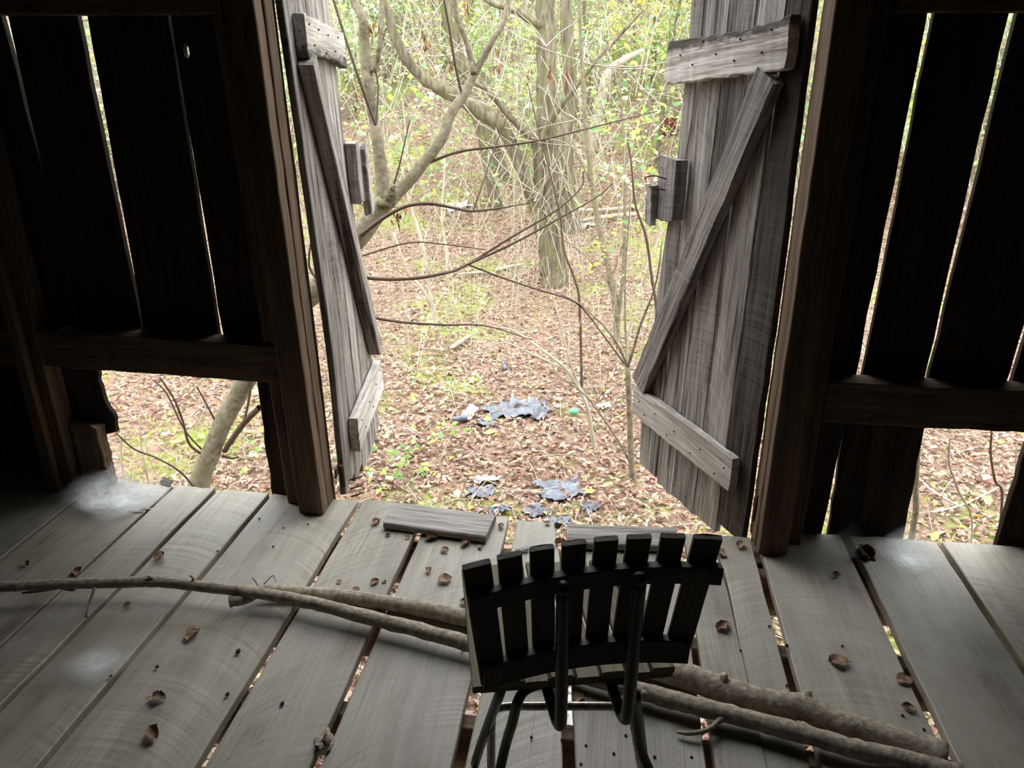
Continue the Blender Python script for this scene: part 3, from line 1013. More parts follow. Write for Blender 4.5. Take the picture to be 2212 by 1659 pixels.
# ------------------------------------------------------------------ dead leaves and scraps on the floor
def curled_leaf(name, label, px, py, size, kind=0, stem=True, mat='dryleaf', z=.003, catg='leaf', ax=None):
    p = fl(px, py, z)
    th_yaw = R.uniform(0, 6.28) if ax is None else ax
    n, m_ = 8, 6
    V, Fc = [], []
    for i in range(n + 1):
        s = i / n
        w = math.sin(math.pi * min(1, .08 + .92 * s)) ** .7 * .55 + .03
        for j in range(m_ + 1):
            q = -1 + 2 * j / m_
            a = q * (1.0, 2.2, 2.9)[kind] * .5
            rad = w / max(.4, (1.0, 2.2, 2.9)[kind] * .5)
            x = rad * math.sin(a * 1.0) * (1 if kind < 2 else .9)
            zz = rad * (1 - math.cos(a)) + .12 * math.sin(5 * s + 2 * q + px) * (.6 if kind == 0 else .35) + R.uniform(-.06, .06)
            V.append(Vector((x + R.uniform(-.07, .07), (s - .5) * 1.25 + R.uniform(-.04, .04), zz)) * size)
    for i in range(n):
        for j in range(m_):
            a = i * (m_ + 1) + j
            Fc.append((a, a + 1, a + m_ + 2, a + m_ + 1))
    zmin = min(v.z for v in V)
    V = [Vector((v.x, v.y, v.z - zmin)) for v in V]
    mw = Matrix.Translation(p) @ Matrix.Rotation(th_yaw, 4, 'Z')
    o = link(name, mesh(name, V, Fc), M[mat], None, mw, smooth=True, label=label, category=catg)
    if stem:
        base = mw @ Vector((0, -.62 * size, .1 * size))
        tip = base + Vector((R.uniform(-.3, .3), -.5, .2)) * size
        tube('leaf_stem', M[mat], o, [base, (base + tip) / 2 + Vector((0, 0, .1 * size)), tip], .0012, 5, n=3)
    return o


LV = [
    (415, 1373, .040, 1, 'pale rolled dead leaf on the bare planks between the wall and the long branch'),
    (343, 1508, .032, 1, 'small dusty dead leaf on the plank nearest the bottom corner, below the rolled leaf'),
    (345, 1204, .040, 2, 'flattened grey-brown dead leaf on a gap line near the low wall opening'),
    (57, 1219, .022, 1, 'tiny pale leaf curl on the dark planks by the wall stud'),
    (330, 1585, .040, 2, 'dark twisted dead leaf hugging a plank crack at the bottom of the floor'),
    (838, 1157, .016, 2, 'tiny brown leaf curl left of the leaf row under the thick loose board'),
    (881, 1162, .020, 2, 'thin hooked brown leaf in front of the thick loose board'),
    (933, 1163, .036, 2, 'largest crumpled red-brown leaf against the thick loose board'),
    (960, 1188, .024, 1, 'feathery orange-brown leaf lying just below the crumpled red-brown leaf'),
    (1004, 1176, .030, 2, 'balled brown leaf by the corner of the thick loose board'),
    (1037, 1182, .018, 1, 'small upright leaf scrap under the end of the thick loose board'),
    (926, 1233, .024, 2, 'narrow ribbed brown leaf with a long pale stem on the striped plank'),
    (962, 1252, .036, 0, 'broad flat tan leaf on the striped plank left of the chair'),
    (810, 1258, .026, 1, 'cone-shaped brown leaf above the speckled branch'),
    (830, 1258, .014, 1, 'tiny grey leaf crumb beside the cone-shaped leaf'),
    (770, 1275, .024, 1, 'pointed brown leaf standing against the speckled branch'),
    (733, 1257, .016, 1, 'small grey curled leaf near the plank gap above the branches'),
    (1003, 1302, .026, 2, 'dark brown leaf tucked between the speckled branch and the chair'),
    (822, 1322, .030, 2, 'brown leaf caught between the two crossing branches'),
    (994, 1345, .020, 2, 'rust-coloured leaf scrap poking out under the speckled branch'),
    (1562, 1355, .042, 2, 'big dark rolled leaf on the split plank right of the chair'),
    (1810, 1430, .042, 0, 'oval crinkled brown leaf lying alone on the wide pale plank'),
    (1952, 1470, .036, 0, 'ragged dark leaf near the plank edge by the thick branch'),
    (1962, 1530, .026, 1, 'small folded brown leaf above the end of the thick branch'),
    (1600, 1178, .034, 1, 'curled leaf at the foot of the right doorway post'),
    (1556, 1196, .034, 1, 'tan leaf wedged behind the tall end slat of the chair'),
    (1806, 1242, .022, 1, 'thin leaf skeleton on the plank before the low right wall'),
    (813, 1130, .034, 2, 'dark leaf clump beside the left end of the thick loose board'),
    (1082, 1138, .026, 2, 'dry seed sprig on the plank past the thick loose board'),
    (1210, 1172, .034, 2, 'red-brown leaf stuck in the rotten gap by the second loose board'),
    (1182, 1130, .020, 1, 'tan leaf on the end of the narrow plank at the doorway'),
    (1250, 1507, .030, 1, 'brown leaf fallen across the gap beneath the chair'),
    (165, 1236, .034, 1, 'grey leaf caught against the long branch by the dark wall'),
    (275, 1308, .018, 1, 'tiny pale curl just below the long branch'),
]
for px, py, sz, kd, lb in LV:
    curled_leaf('dry_leaf', lb, px, py, sz, kd, stem=(sz > .022))
# a clump of dried mud on a gap
def clump(name, label, px, py, rad, mat, catg):
    bmx = bmesh.new()
    bmesh.ops.create_icosphere(bmx, subdivisions=3, radius=1)
    for vv in bmx.verts:
        c_ = vv.co
        k_ = 1 + .22 * math.sin(5 * c_.x + 3 * c_.y) + .2 * math.sin(7 * c_.z + 4 * c_.x) + R.uniform(-.1, .1)
        vv.co = Vector((c_.x * rad * .8, c_.y * rad, max(c_.z * rad * .7, -rad * .12))) * k_
    me = bpy.data.meshes.new(name); bmx.to_mesh(me); bmx.free()
    return link(name, me, M[mat], None, Matrix.Translation(fl(px, py, .004 + rad * .12)), label=label, category=catg)


clump('dirt_clump', 'knobbly grey clump of dried mud sitting on a plank gap at the bottom edge', 703, 1600, .026, 'stick', 'clump')
clump('dirt_clump', 'dark web-covered debris lump in the corner under the low right wall boards', 1870, 1196, .035, 'rust', 'clump')
for i, (px, py, sz) in enumerate(((515, 1407, .008), (340, 1440, .005), (492, 1500, .006), (1830, 1560, .006), (1700, 1395, .006), (1000, 1400, .005), (240, 1460, .005), (610, 1520, .006))):
    clump('crumb', ('black crumb of dirt on the plank right of the rolled leaf', 'speck of dirt on a plank below the long branch', 'dark crumb beside the widest gap, low on the floor', 'crumb on the pale plank below the oval leaf',
                    'crumb on the wide pale plank above the oval leaf', 'crumb on the floor just left of the chair seat', 'crumb by the dusty pale patch on the planks', 'crumb beside the long gap above the mud clump')[i], px, py, sz, 'rust', 'crumb')


for px, py, w_, h_, yaw_, lb in ((345, 1045, .05, .03, .3, 'upright grey bark chip at the floor edge in the low left opening'), (272, 1103, .06, .016, .2, 'flat bark flake on the cobwebbed planks below the low left opening'),
                                 (305, 1101, .035, .012, -.2, 'small bark flake next to the flat one on the cobwebbed planks'), (1500, 1535, .03, .012, .4, 'small bark flake under the bent twig of the long branch')):
    p = fl(px, py, .003)
    board('bark_chip', M['loose'], None, p, (math.sin(yaw_), math.cos(yaw_), .9 if 'upright' in lb else .1), (math.cos(yaw_), -math.sin(yaw_), 0), w_, .005, 0, h_, n=6, wob=.002, rag=.005, m=2, ch=.001, label=lb, category='chip')

# ------------------------------------------------------------------ cobwebs
def web(name, label, quad, zs, peak, n=16, amp=.012):
    """quad: four floor pixels; zs: heights at the corners; a draped veil, thinning to its rim"""
    P = [fl(x, y, z) for (x, y), z in zip(quad, zs)]
    V, Cc, T = [], [], []
    for i in range(n + 1):
        for j in range(n + 1):
            a, b = i / n, j / n
            p = P[0] * (1 - a) * (1 - b) + P[1] * a * (1 - b) + P[2] * a * b + P[3] * (1 - a) * b
            p = p + Vector((0, 0, amp * math.sin(3 * a + 2 * b) - .03 * math.sin(math.pi * a) * math.sin(math.pi * b) * (max(zs) > .05)))
            p.z = max(p.z, .006)
            e = math.sin(math.pi * a) ** .8 * math.sin(math.pi * b) ** .8
            V.append(p)
            Cc.append((e * peak, e * peak, e * peak, 1))
    for i in range(n):
        for j in range(n):
            a = i * (n + 1) + j
            T += [(a, a + 1, a + n + 2), (a, a + n + 2, a + n + 1)]
    o = link(name, bigmesh(name, [tuple(v) for v in V], T, Cc), M['web'], None, smooth=True, label=label, category='cobweb')
    return o


web('cobweb', 'white sheet of cobweb on the planks below the low left opening', [(110, 1075), (235, 985), (390, 1060), (230, 1140)], (.05, .10, .012, .012), 1.6)
web('cobweb', 'whitish cobweb veil at the foot of the low right opening', [(1880, 1180), (1960, 1130), (2060, 1210), (1950, 1260)], (.02, .06, .012, .012), 1.6)
web('cobweb', 'thin grey cobweb film on the floor planks near the long branch', [(100, 1440), (240, 1390), (300, 1420), (190, 1500)], (.012, .012, .012, .012), .8)
web('cobweb', 'grey cobweb tangle in the corner beside the right doorway post', [(1770, 1180), (1850, 1120), (1900, 1180), (1800, 1225)], (.02, .08, .04, .012), .35)

# ------------------------------------------------------------------ trees
def pt(px, py, y, rp):
    p = wl(px, py, y)
    return p, rp * (p - CAM).dot(fw) / F


def limb(name, par, mat, pts, k=9, noise=.05, n=6):
    q = [pt(*a) for a in pts]
    return tube(name, M[mat], par, [a for a, _ in q], [b for _, b in q], k, noise=noise, n=n)


def foot(px, py, y, rp):
    p, r = pt(px, py, y, rp)
    return Vector((p.x, p.y, float(gh(p.x, p.y)) - .1)), r


t1 = thing('leaning_tree', 'leaning young tree just outside that forks into two pale stems beside the left door leaf', 'tree', foot(420, 1075, 3.75, 24)[0])
b0 = foot(408, 1110, 3.7, 26)
q = [pt(*a) for a in [(430, 1050, 3.75, 23), (458, 970, 3.8, 20), (480, 915, 3.85, 20), (508, 865, 3.9, 20), (560, 770, 3.95, 22), (630, 680, 4.0, 23), (685, 620, 4.05, 24), (740, 555, 4.1, 24), (790, 490, 4.15, 22), (832, 435, 4.2, 21)]]
tube('trunk', M['bark_smooth'], t1, [b0[0]] + [a for a, _ in q], [b0[1]] + [b for _, b in q], 12, noise=.04, n=6)
limb('limb', t1, 'bark_smooth', [(828, 440, 4.2, 16), (826, 390, 4.22, 15), (815, 300, 4.25, 13), (806, 250, 4.3, 12), (795, 180, 4.3, 12), (788, 100, 4.35, 12), (783, 40, 4.35, 10), (765, 5, 4.4, 9), (740, -60, 4.4, 7)])
limb('limb', t1, 'bark_smooth', [(832, 440, 4.2, 17), (872, 402, 4.25, 14), (915, 352, 4.3, 13), (955, 296, 4.35, 12), (975, 245, 4.4, 11), (1000, 207, 4.45, 11), (1030, 150, 4.5, 8), (1062, 90, 4.5, 7), (1090, 40, 4.55, 6), (1102, -30, 4.6, 5)])
limb('limb', t1, 'bark_smooth', [(1024, 160, 4.48, 8), (1016, 120, 4.5, 7), (1004, 80, 4.5, 6), (985, 30, 4.5, 6), (980, -30, 4.5, 5)])
limb('limb', t1, 'bark_smooth', [(806, 155, 4.3, 7), (815, 130, 4.3, 6), (822, 80, 4.3, 6), (824, 0, 4.35, 5), (822, -40, 4.35, 5)])
limb('stump_knot', t1, 'bark', [(836, 440, 4.18, 19), (846, 415, 4.16, 12), (850, 400, 4.15, 4)], noise=.25)
tw = Bundle()


def dtw(b, pts, n=6, k=5):
    q_ = [pt(*a) for a in pts]
    b.add([a for a, _ in q_], [c_ for _, c_ in q_], k, n)


for pts in (
    [(700, 560, 4.0, 4), (783, 598, 4.1, 4), (880, 602, 4.2, 4), (960, 590, 4.3, 3.6), (1010, 571, 4.4, 3.2), (1100, 515, 4.5, 2.6), (1200, 455, 4.6, 2.2), (1255, 405, 4.7, 1.8), (1260, 370, 4.7, 1)],
    [(1010, 571, 4.4, 3), (1110, 525, 4.5, 2.6), (1220, 465, 4.6, 2), (1290, 425, 4.7, 1.6), (1325, 395, 4.7, 1)],
    [(1010, 571, 4.4, 2), (1080, 598, 4.5, 2), (1150, 622, 4.6, 1.8), (1245, 655, 4.7, 1.8), (1300, 720, 4.7, 1.6), (1352, 790, 4.7, 2)],
    [(775, 512, 4.1, 5), (830, 470, 4.0, 4.5), (880, 445, 4.0, 4), (930, 440, 4.0, 4), (985, 450, 4.05, 3.4), (1022, 456, 4.1, 3), (1090, 448, 4.2, 1.8), (1160, 435, 4.3, 1.2)],
    [(1022, 456, 4.1, 2.6), (1045, 390, 4.2, 2), (1065, 330, 4.3, 1.6), (1100, 240, 4.4, 1.2)],
    [(915, 356, 4.3, 3.4), (990, 328, 4.35, 3), (1080, 316, 4.4, 2.6), (1170, 302, 4.5, 2.2), (1300, 270, 4.6, 1.6), (1420, 240, 4.7, 1)],
    [(770, 670, 4.0, 3), (800, 684, 4.0, 3.4), (870, 696, 4.1, 3), (960, 702, 4.2, 2.4), (1050, 704, 4.3, 1.6), (1150, 735, 4.3, 1)],
    [(810, 268, 4.25, 3.4), (775, 170, 4.2, 3.2), (745, 80, 4.2, 3), (720, 0, 4.2, 2.6), (705, -40, 4.2, 2)],
    [(812, 268, 4.25, 2.4), (817, 190, 4.3, 2), (812, 140, 4.3, 1.6), (835, 60, 4.3, 1.2)],
    [(1000, 215, 4.45, 3), (985, 150, 4.4, 2.8), (970, 60, 4.35, 2.6), (955, -20, 4.3, 2.4)],
    [(760, 560, 4.0, 2), (880, 525, 4.0, 1.6), (960, 528, 4.1, 1.4), (1050, 540, 4.2, 1)],
    [(690, 610, 4.0, 3), (668, 575, 4.0, 3), (672, 520, 4.0, 2), (685, 470, 4.0, 1.4)],
    [(550, 785, 3.9, 3), (530, 900, 3.85, 3), (500, 960, 3.8, 3)],
    [(560, 880, 3.7, 7), (530, 910, 3.75, 7), (500, 950, 3.78, 6), (485, 975, 3.8, 6)],
    [(450, 990, 3.8, 3), (410, 960, 3.7, 3), (395, 910, 3.65, 2.5), (375, 860, 3.6, 2.5), (345, 815, 3.6, 2)],
    [(445, 980, 3.8, 2), (400, 930, 3.7, 2), (360, 850, 3.7, 2), (330, 820, 3.7, 1.6)],
    [(480, 985, 3.8, 3), (500, 990, 3.8, 2.5), (515, 987, 3.8, 2)],
    [(425, 1060, 3.7, 2.4), (390, 1020, 3.6, 2.2), (340, 990, 3.55, 2), (290, 970, 3.5, 2), (250, 935, 3.45, 1.6)],
    [(470, 920, 3.85, 2.2), (450, 880, 3.8, 2), (425, 835, 3.8, 2)],
    [(845, 415, 4.2, 2), (862, 360, 4.2, 1.8), (885, 260, 4.2, 1.2)],
    [(800, 440, 4.2, 2.6), (770, 400, 4.1, 2), (735, 350, 4.0, 1.6)],
):
    dtw(tw, pts)
tw.link('twigs', M['dark_twig'], t1, kind='stuff')

t2 = thing('forest_tree', 'stout vine-hung tree with a curved limb sweeping up across the clearing', 'tree', foot(1192, 600, 9.2, 30)[0])
limb('trunk', t2, 'bark', [(1200, 640, 9.2, 36), (1197, 600, 9.2, 31), (1192, 540, 9.2, 28), (1188, 450, 9.2, 26), (1185, 360, 9.2, 25), (1182, 250, 9.25, 24), (1180, 130, 9.3, 22), (1178, 20, 9.4, 20), (1176, -90, 9.4, 18)], k=12)
limb('limb', t2, 'bark', [(1186, 590, 9.15, 20), (1176, 520, 9.1, 17), (1155, 440, 9.1, 16), (1128, 370, 9.0, 14), (1104, 310, 9.0, 14), (1080, 270, 8.95, 15), (1040, 243, 8.9, 16), (985, 208, 8.9, 15), (930, 180, 8.85, 13), (888, 140, 8.8, 12), (858, 90, 8.75, 11), (838, 30, 8.7, 9), (815, -50, 8.7, 8)], k=10)
limb('limb', t2, 'bark', [(1166, 480, 9.1, 13), (1164, 400, 9.1, 12), (1160, 320, 9.05, 10), (1135, 285, 9.0, 8), (1100, 250, 9.0, 7), (1062, 205, 8.95, 6), (1045, 190, 8.95, 5), (1000, 160, 8.9, 4), (950, 100, 8.9, 3)], k=8)
limb('limb', t2, 'bark', [(1160, 315, 9.05, 8), (1180, 280, 9.05, 7), (1200, 245, 9.0, 6), (1235, 200, 9.0, 5), (1280, 140, 9.0, 4.5), (1335, 80, 9.0, 4), (1390, 20, 9.0, 3)], k=8)
limb('limb', t2, 'bark', [(1176, 60, 9.3, 9), (1150, 45, 9.3, 9), (1110, 20, 9.3, 8), (1060, 5, 9.3, 6), (1020, -30, 9.3, 5)], k=8)
vb = Bundle()
for i in range(48):
    y = 9.0 + R.uniform(-.3, .1)
    px, py = R.uniform(1140, 1240), R.uniform(120, 560)
    P = []
    dx, dy = R.uniform(-26, 26), R.uniform(20, 60)
    for j in range(6):
        P.append((px, py, y, .6 + .7 * R.random()))
        px += dx + R.uniform(-14, 14)
        py += dy * R.uniform(.5, 1.3) * (1 if j < 4 else -.3)
        if px < 1090 or px > 1290:
            dx = -dx
        y += R.uniform(-.15, .12)
        if py > 640:
            break
    if len(P) > 2:
        dtw(vb, P, 4, 3)
vb.link('vines', M['twig'], t2, kind='stuff')
tv = Bundle()
for i in range(34):        # fine branching of the two trees
    px, py = R.choice([(1160, 300), (1060, 230), (960, 190), (1180, 100), (870, 110), (1280, 140), (1110, 300), (1165, 420)])
    y = 8.9
    a = R.uniform(-2.9, .3) if R.random() < .7 else R.uniform(0, 6.28)
    P = []
    st = R.uniform(28, 60)
    for j in range(7):
        P.append((px, py, y, max(.5, 1.6 - .2 * j)))
        px += st * math.cos(a)
        py += st * math.sin(a)
        a += R.uniform(-.35, .35)
        y += R.uniform(-.3, .2)
    dtw(tv, P, 3, 3)
tv.link('twigs', M['twig'], t2, kind='stuff')

t3 = thing('forest_tree', 'upright tree close behind the vine-hung tree', 'tree', foot(1236, 505, 11, 20)[0])
limb('trunk', t3, 'bark', [(1245, 545, 11, 24), (1238, 500, 11, 21), (1228, 430, 11, 18), (1222, 360, 11, 17), (1226, 280, 11, 16), (1232, 180, 11, 15), (1225, 60, 11, 14), (1222, -60, 11, 12)])
t4 = thing('forest_tree', 'pale mossy tree standing left of the curved limb', 'tree', foot(1072, 460, 12, 16)[0])
limb('trunk', t4, 'bark', [(1080, 490, 12, 16), (1074, 455, 12, 15), (1064, 400, 12, 14), (1052, 340, 12, 13), (1040, 280, 12, 13), (1010, 190, 12, 13), (985, 100, 12, 14), (975, 20, 12, 14), (965, -60, 12, 12)])
t5 = thing('forest_tree', 'mossy tree leaning behind the pale mossy one', 'tree', foot(1098, 420, 13, 16)[0])
limb('trunk', t5, 'bark', [(1104, 440, 13, 16), (1094, 400, 13, 15), (1078, 340, 13, 13), (1060, 290, 13, 12), (1020, 200, 13, 11), (990, 120, 13, 13), (968, 40, 13, 13), (945, -60, 13, 11)])
t6 = thing('forest_tree', 'crooked tree leaning towards the right door leaf up the slope', 'tree', foot(1290, 330, 15, 12)[0])
limb('trunk', t6, 'twig', [(1268, 350, 15, 14), (1282, 290, 15, 13), (1300, 210, 15, 12), (1315, 160, 15, 12), (1350, 130, 15, 9), (1390, 110, 15, 6)])


# saplings by the doorway
def sapling(label, stems, base, mat='bark_smooth', group=None):
    """stems: lists of (px, py, Y, radius px); the first starts from the ground"""
    f_ = foot(*base)
    th = thing('sapling', label, 'sapling', f_[0], group)
    q_ = [pt(*a) for a in stems[0]]
    tube('stem', M[mat], th, [f_[0]] + [a for a, _ in q_], [f_[1]] + [b for _, b in q_], 8, noise=.04, n=5)
    for s_ in stems[1:]:
        limb('branch', th, mat if s_[0][3] > 2.2 else 'twig', s_, 6, .04, 5)
    return th


sapling('slender pale sapling standing in front of the right door leaf, forking low', [
    [(1376, 1129, 4.6, 8), (1370, 1060, 4.6, 7.5), (1364, 1000, 4.6, 7), (1360, 900, 4.6, 6.5), (1356, 792, 4.6, 6)],
    [(1356, 792, 4.6, 4), (1368, 755, 4.55, 3.2), (1384, 700, 4.5, 3), (1408, 640, 4.45, 2.4), (1422, 586, 4.4, 2), (1430, 520, 4.4, 1.4)],
    [(1356, 792, 4.6, 4), (1340, 755, 4.6, 3.4), (1318, 720, 4.6, 3), (1290, 690, 4.65, 2.6), (1250, 655, 4.7, 2), (1200, 630, 4.7, 1.4)],
    [(1356, 800, 4.6, 3), (1352, 740, 4.7, 2.4), (1350, 660, 4.75, 2), (1352, 560, 4.8, 1.6), (1362, 440, 4.8, 1.2)],
    [(1366, 1010, 4.6, 3), (1340, 960, 4.6, 2.4), (1300, 900, 4.6, 2), (1260, 850, 4.6, 1.8), (1190, 800, 4.6, 1.2)],
], (1384, 1180, 4.6, 9))
sapling('thin pale sapling bending left over the blue plastic scraps', [
    [(1300, 1120, 5.0, 5), (1290, 1020, 5.0, 5), (1278, 930, 5.0, 4.6), (1262, 862, 5.0, 4.4), (1225, 800, 5.0, 3.6), (1170, 755, 5.05, 3), (1110, 715, 5.1, 2.2), (1055, 705, 5.1, 1.4)],
    [(1262, 862, 5.0, 3), (1235, 790, 5.0, 2.6), (1215, 720, 5.05, 2.2), (1195, 640, 5.1, 1.6), (1180, 600, 5.1, 1)],
    [(1225, 800, 5.0, 2.4), (1160, 770, 5.0, 2), (1090, 740, 5.0, 1.6), (1040, 760, 5.0, 1)],
    [(1278, 930, 5.0, 2.4), (1320, 880, 5.0, 2), (1345, 840, 5.0, 1.4)],
], (1304, 1170, 5.0, 6), 'twig')
sapling('straight grey sapling behind the forked one', [
    [(1338, 770, 7.2, 9), (1333, 720, 7.2, 8), (1327, 640, 7.2, 7), (1310, 560, 7.2, 6.4), (1292, 480, 7.2, 6), (1275, 370, 7.2, 5.4), (1264, 250, 7.2, 5), (1255, 100, 7.2, 4), (1250, -40, 7.2, 3)],
    [(1333, 700, 7.2, 5), (1345, 600, 7.2, 4.4), (1350, 480, 7.2, 4), (1348, 340, 7.2, 3.4), (1345, 260, 7.2, 3), (1335, 130, 7.2, 2)],
    [(1326, 640, 7.2, 3), (1300, 590, 7.2, 2.4), (1250, 540, 7.2, 1.8), (1190, 500, 7.2, 1)],
    [(1320, 600, 7.2, 2.6), (1340, 545, 7.2, 2), (1362, 470, 7.2, 1.4)],
    [(1280, 410, 7.2, 2.6), (1255, 350, 7.2, 2), (1215, 290, 7.2, 1.6), (1170, 250, 7.2, 1)],
], (1342, 810, 7.2, 10))
sapling('dark whip of a sapling curving up beside the latch of the right door leaf', [
    [(1420, 700, 5.6, 3.2), (1408, 600, 5.6, 3), (1395, 510, 5.6, 3), (1372, 440, 5.6, 2.6), (1364, 355, 5.6, 2), (1355, 300, 5.6, 1.4)],
    [(1384, 480, 5.6, 2), (1400, 430, 5.6, 1.6), (1425, 400, 5.6, 1.2)],
], (1424, 900, 5.6, 4), 'dark_twig')
sapling('dark whip of a sapling rising past the vine-hung trunk', [
    [(1252, 660, 6.0, 2.8), (1240, 600, 6.0, 2.6), (1218, 540, 6.0, 2.4), (1210, 470, 6.0, 2), (1190, 380, 6.0, 1.8), (1165, 290, 6.0, 1.4), (1140, 180, 6.0, 1)],
], (1262, 760, 6.0, 3), 'dark_twig')
sapling('spindly sapling of two pale stems near the left door leaf, mid slope', [
    [(940, 690, 7.4, 4.6), (930, 640, 7.4, 4.4), (920, 570, 7.4, 4), (905, 500, 7.4, 3.6), (885, 440, 7.4, 3), (868, 360, 7.4, 2)],
    [(935, 660, 7.4, 3.2), (910, 620, 7.4, 3), (880, 585, 7.4, 2.4), (850, 500, 7.4, 1.8)],
    [(925, 600, 7.4, 2.2), (950, 520, 7.4, 1.8), (965, 430, 7.4, 1.4)],
], (944, 735, 7.4, 5), 'twig')
sapling('slim sapling standing on the leaf bank beneath the curved limb', [
    [(968, 620, 9.0, 3.6), (964, 540, 9.0, 3.2), (955, 470, 9.0, 3), (960, 380, 9.0, 2.6), (963, 300, 9.0, 2.2), (970, 220, 9.0, 1.8)],
    [(962, 520, 9.0, 2), (990, 470, 9.0, 1.6), (1010, 400, 9.0, 1.2)],
], (970, 665, 9.0, 4), 'twig')
sapling('slim bare sapling seen through the low right opening', [
    [(1976, 1120, 3.6, 7), (1978, 1050, 3.6, 6.5), (1984, 950, 3.6, 6), (1995, 820, 3.6, 5)],
], (1974, 1180, 3.6, 8))
sapling('pair of thin stalks seen through the low right opening beside the end board', [
    [(2165, 1080, 3.7, 3), (2150, 1040, 3.7, 2.6), (2140, 980, 3.7, 2.4), (2142, 930, 3.7, 2)],
    [(2160, 1070, 3.7, 2), (2190, 1040, 3.7, 1.8), (2196, 960, 3.7, 1.6)],
], (2190, 1140, 3.7, 3), 'dark_twig')
sapling('thin stalk leaning across leaves in the low right opening', [
    [(2100, 1150, 3.3, 2.2), (2070, 1060, 3.3, 2), (2050, 1000, 3.3, 1.8), (2052, 940, 3.3, 1.6)],
], (2110, 1190, 3.3, 2.4), 'twig')
for i, (b_, p_) in enumerate((((270, 1050, 3.9), (262, 930)), ((320, 1040, 4.0), (300, 900)), ((345, 1045, 4.1), (310, 940)))):
    sapling(('bare weed stalk nearest the broken board in the low left opening', 'bare weed stalk midway across the low left opening', 'bare weed stalk close to the leaning trunk in the low left opening')[i],
            [[(b_[0], b_[1], b_[2], 2), ((b_[0] + p_[0]) / 2 - 4, (b_[1] + p_[1]) / 2, b_[2], 1.8), (p_[0], p_[1], b_[2], 1.4)]], (b_[0] + 6, b_[1] + 50, b_[2], 2.2), 'twig')

# ------------------------------------------------------------------ brush on the slope
GREENS = [srgb(166, 190, 108), srgb(140, 174, 96), srgb(186, 204, 134), srgb(120, 156, 106), srgb(192, 194, 110), srgb(156, 188, 142)]
PALE = [srgb(206, 226, 186), srgb(180, 214, 172), srgb(196, 222, 150)]
YELLOW = [srgb(226, 210, 96), srgb(206, 200, 84), srgb(190, 206, 100)]


def shrub_meshes(seed, nst, hgt, spread, nleaf, pal, arch):
    rr = np.random.default_rng(seed)
    B = Bundle()
    tips = []
    for _ in range(nst):
        a = rr.uniform(0, 6.28)
        lean = rr.uniform(.05, 1) * spread
        h = hgt * rr.uniform(.55, 1.1)
        b = np.array([rr.normal() * .15, rr.normal() * .15, -.05])
        P = [b]
        for s in np.linspace(.2, 1, 5):
            droop = arch * max(0, s - .55) * h
            P.append(b + np.array([math.cos(a) * lean * s ** 1.4 + rr.normal() * .05, math.sin(a) * lean * s ** 1.4 + rr.normal() * .05, h * s - droop]))
        r = np.linspace(rr.uniform(.008, .016), .003, 6)
        B.add(P, r, 3)
        tips += P[2:]
        for _ in range(4):
            j = rr.integers(2, 6)
            a2 = rr.uniform(0, 6.28)
            l = rr.uniform(.25, .8)
            d = np.array([math.cos(a2), math.sin(a2), rr.uniform(-.2, .9)]) * l
            q0 = P[j]
            B.add([q0, q0 + d * .5 + rr.normal(size=3) * .04, q0 + d], [.005, .004, .002], 3)
            tips += [q0 + d, q0 + d * .6, q0 + d * .3]
    sm = mesh('stems', B.V, B.F)
    sm.polygons.foreach_set('use_smooth', [True] * len(sm.polygons))
    sm.materials.append(M['brush_bark'])
    lm = None
    if nleaf:
        tips = np.array(tips)
        idx = rr.integers(0, len(tips), nleaf)
        pos = tips[idx] + rr.normal(size=(nleaf, 3)) * .16
        cols = np.array(pal)[rr.integers(0, len(pal), nleaf)]
        cols[:, :3] *= rr.uniform(.75, 1.15, (nleaf, 1))
        V, T, Cc = leaf_arrays(pos, rr.uniform(.03, .06, nleaf), rr.uniform(0, 6.28, nleaf), rr.normal(size=nleaf) * .5, rr.normal(size=nleaf) * .5, rr.uniform(-.2, .2, nleaf), cols, .7)
        lm = bigmesh('foliage', V, T, np.minimum(Cc, 1))
        lm.materials.append(M['leaf'])
    return sm, lm


KINDS_ = [
    ('leafy_shrub', 'lime green leafy shrub in the thicket on the slope', [shrub_meshes(s, 9, 2.6, 1.1, 700, GREENS, .5) for s in (1, 2, 3)], 'leafy shrubs on the slope'),
    ('pale_shrub', 'pale green thinly leaved shrub among bare stems on the slope', [shrub_meshes(s, 10, 2.3, 1.4, 420, PALE, .7) for s in (4, 5)], 'pale shrubs on the slope'),
    ('yellow_shrub', 'yellowing leafy shrub higher up the slope near the right door leaf', [shrub_meshes(s, 8, 2.4, 1.0, 460, YELLOW, .4) for s in (6, 7)], 'yellowing shrubs on the slope'),
    ('bare_shrub', 'bare tangle of arching pale stems on the wooded slope', [shrub_meshes(s, 16, 2.8, 1.7, 60, PALE, 1.0) for s in (8, 9, 10)], 'bare shrubs on the slope'),
]


def put_shrub(kind, x, y, sc):
    nm, lb, vs, gp = KINDS_[kind]
    sm, lm = R.choice(vs)
    mw = Matrix.Translation((x, y, float(gh(x, y)))) @ Matrix.Rotation(R.uniform(0, 6.28), 4, 'Z') @ Matrix.Scale(sc, 4)
    e = empty(nm, (x, y, float(gh(x, y))), label=lb, category='shrub', group=gp)
    link('stems', sm, None, e, mw)
    if lm:
        link('foliage', lm, None, e, mw)


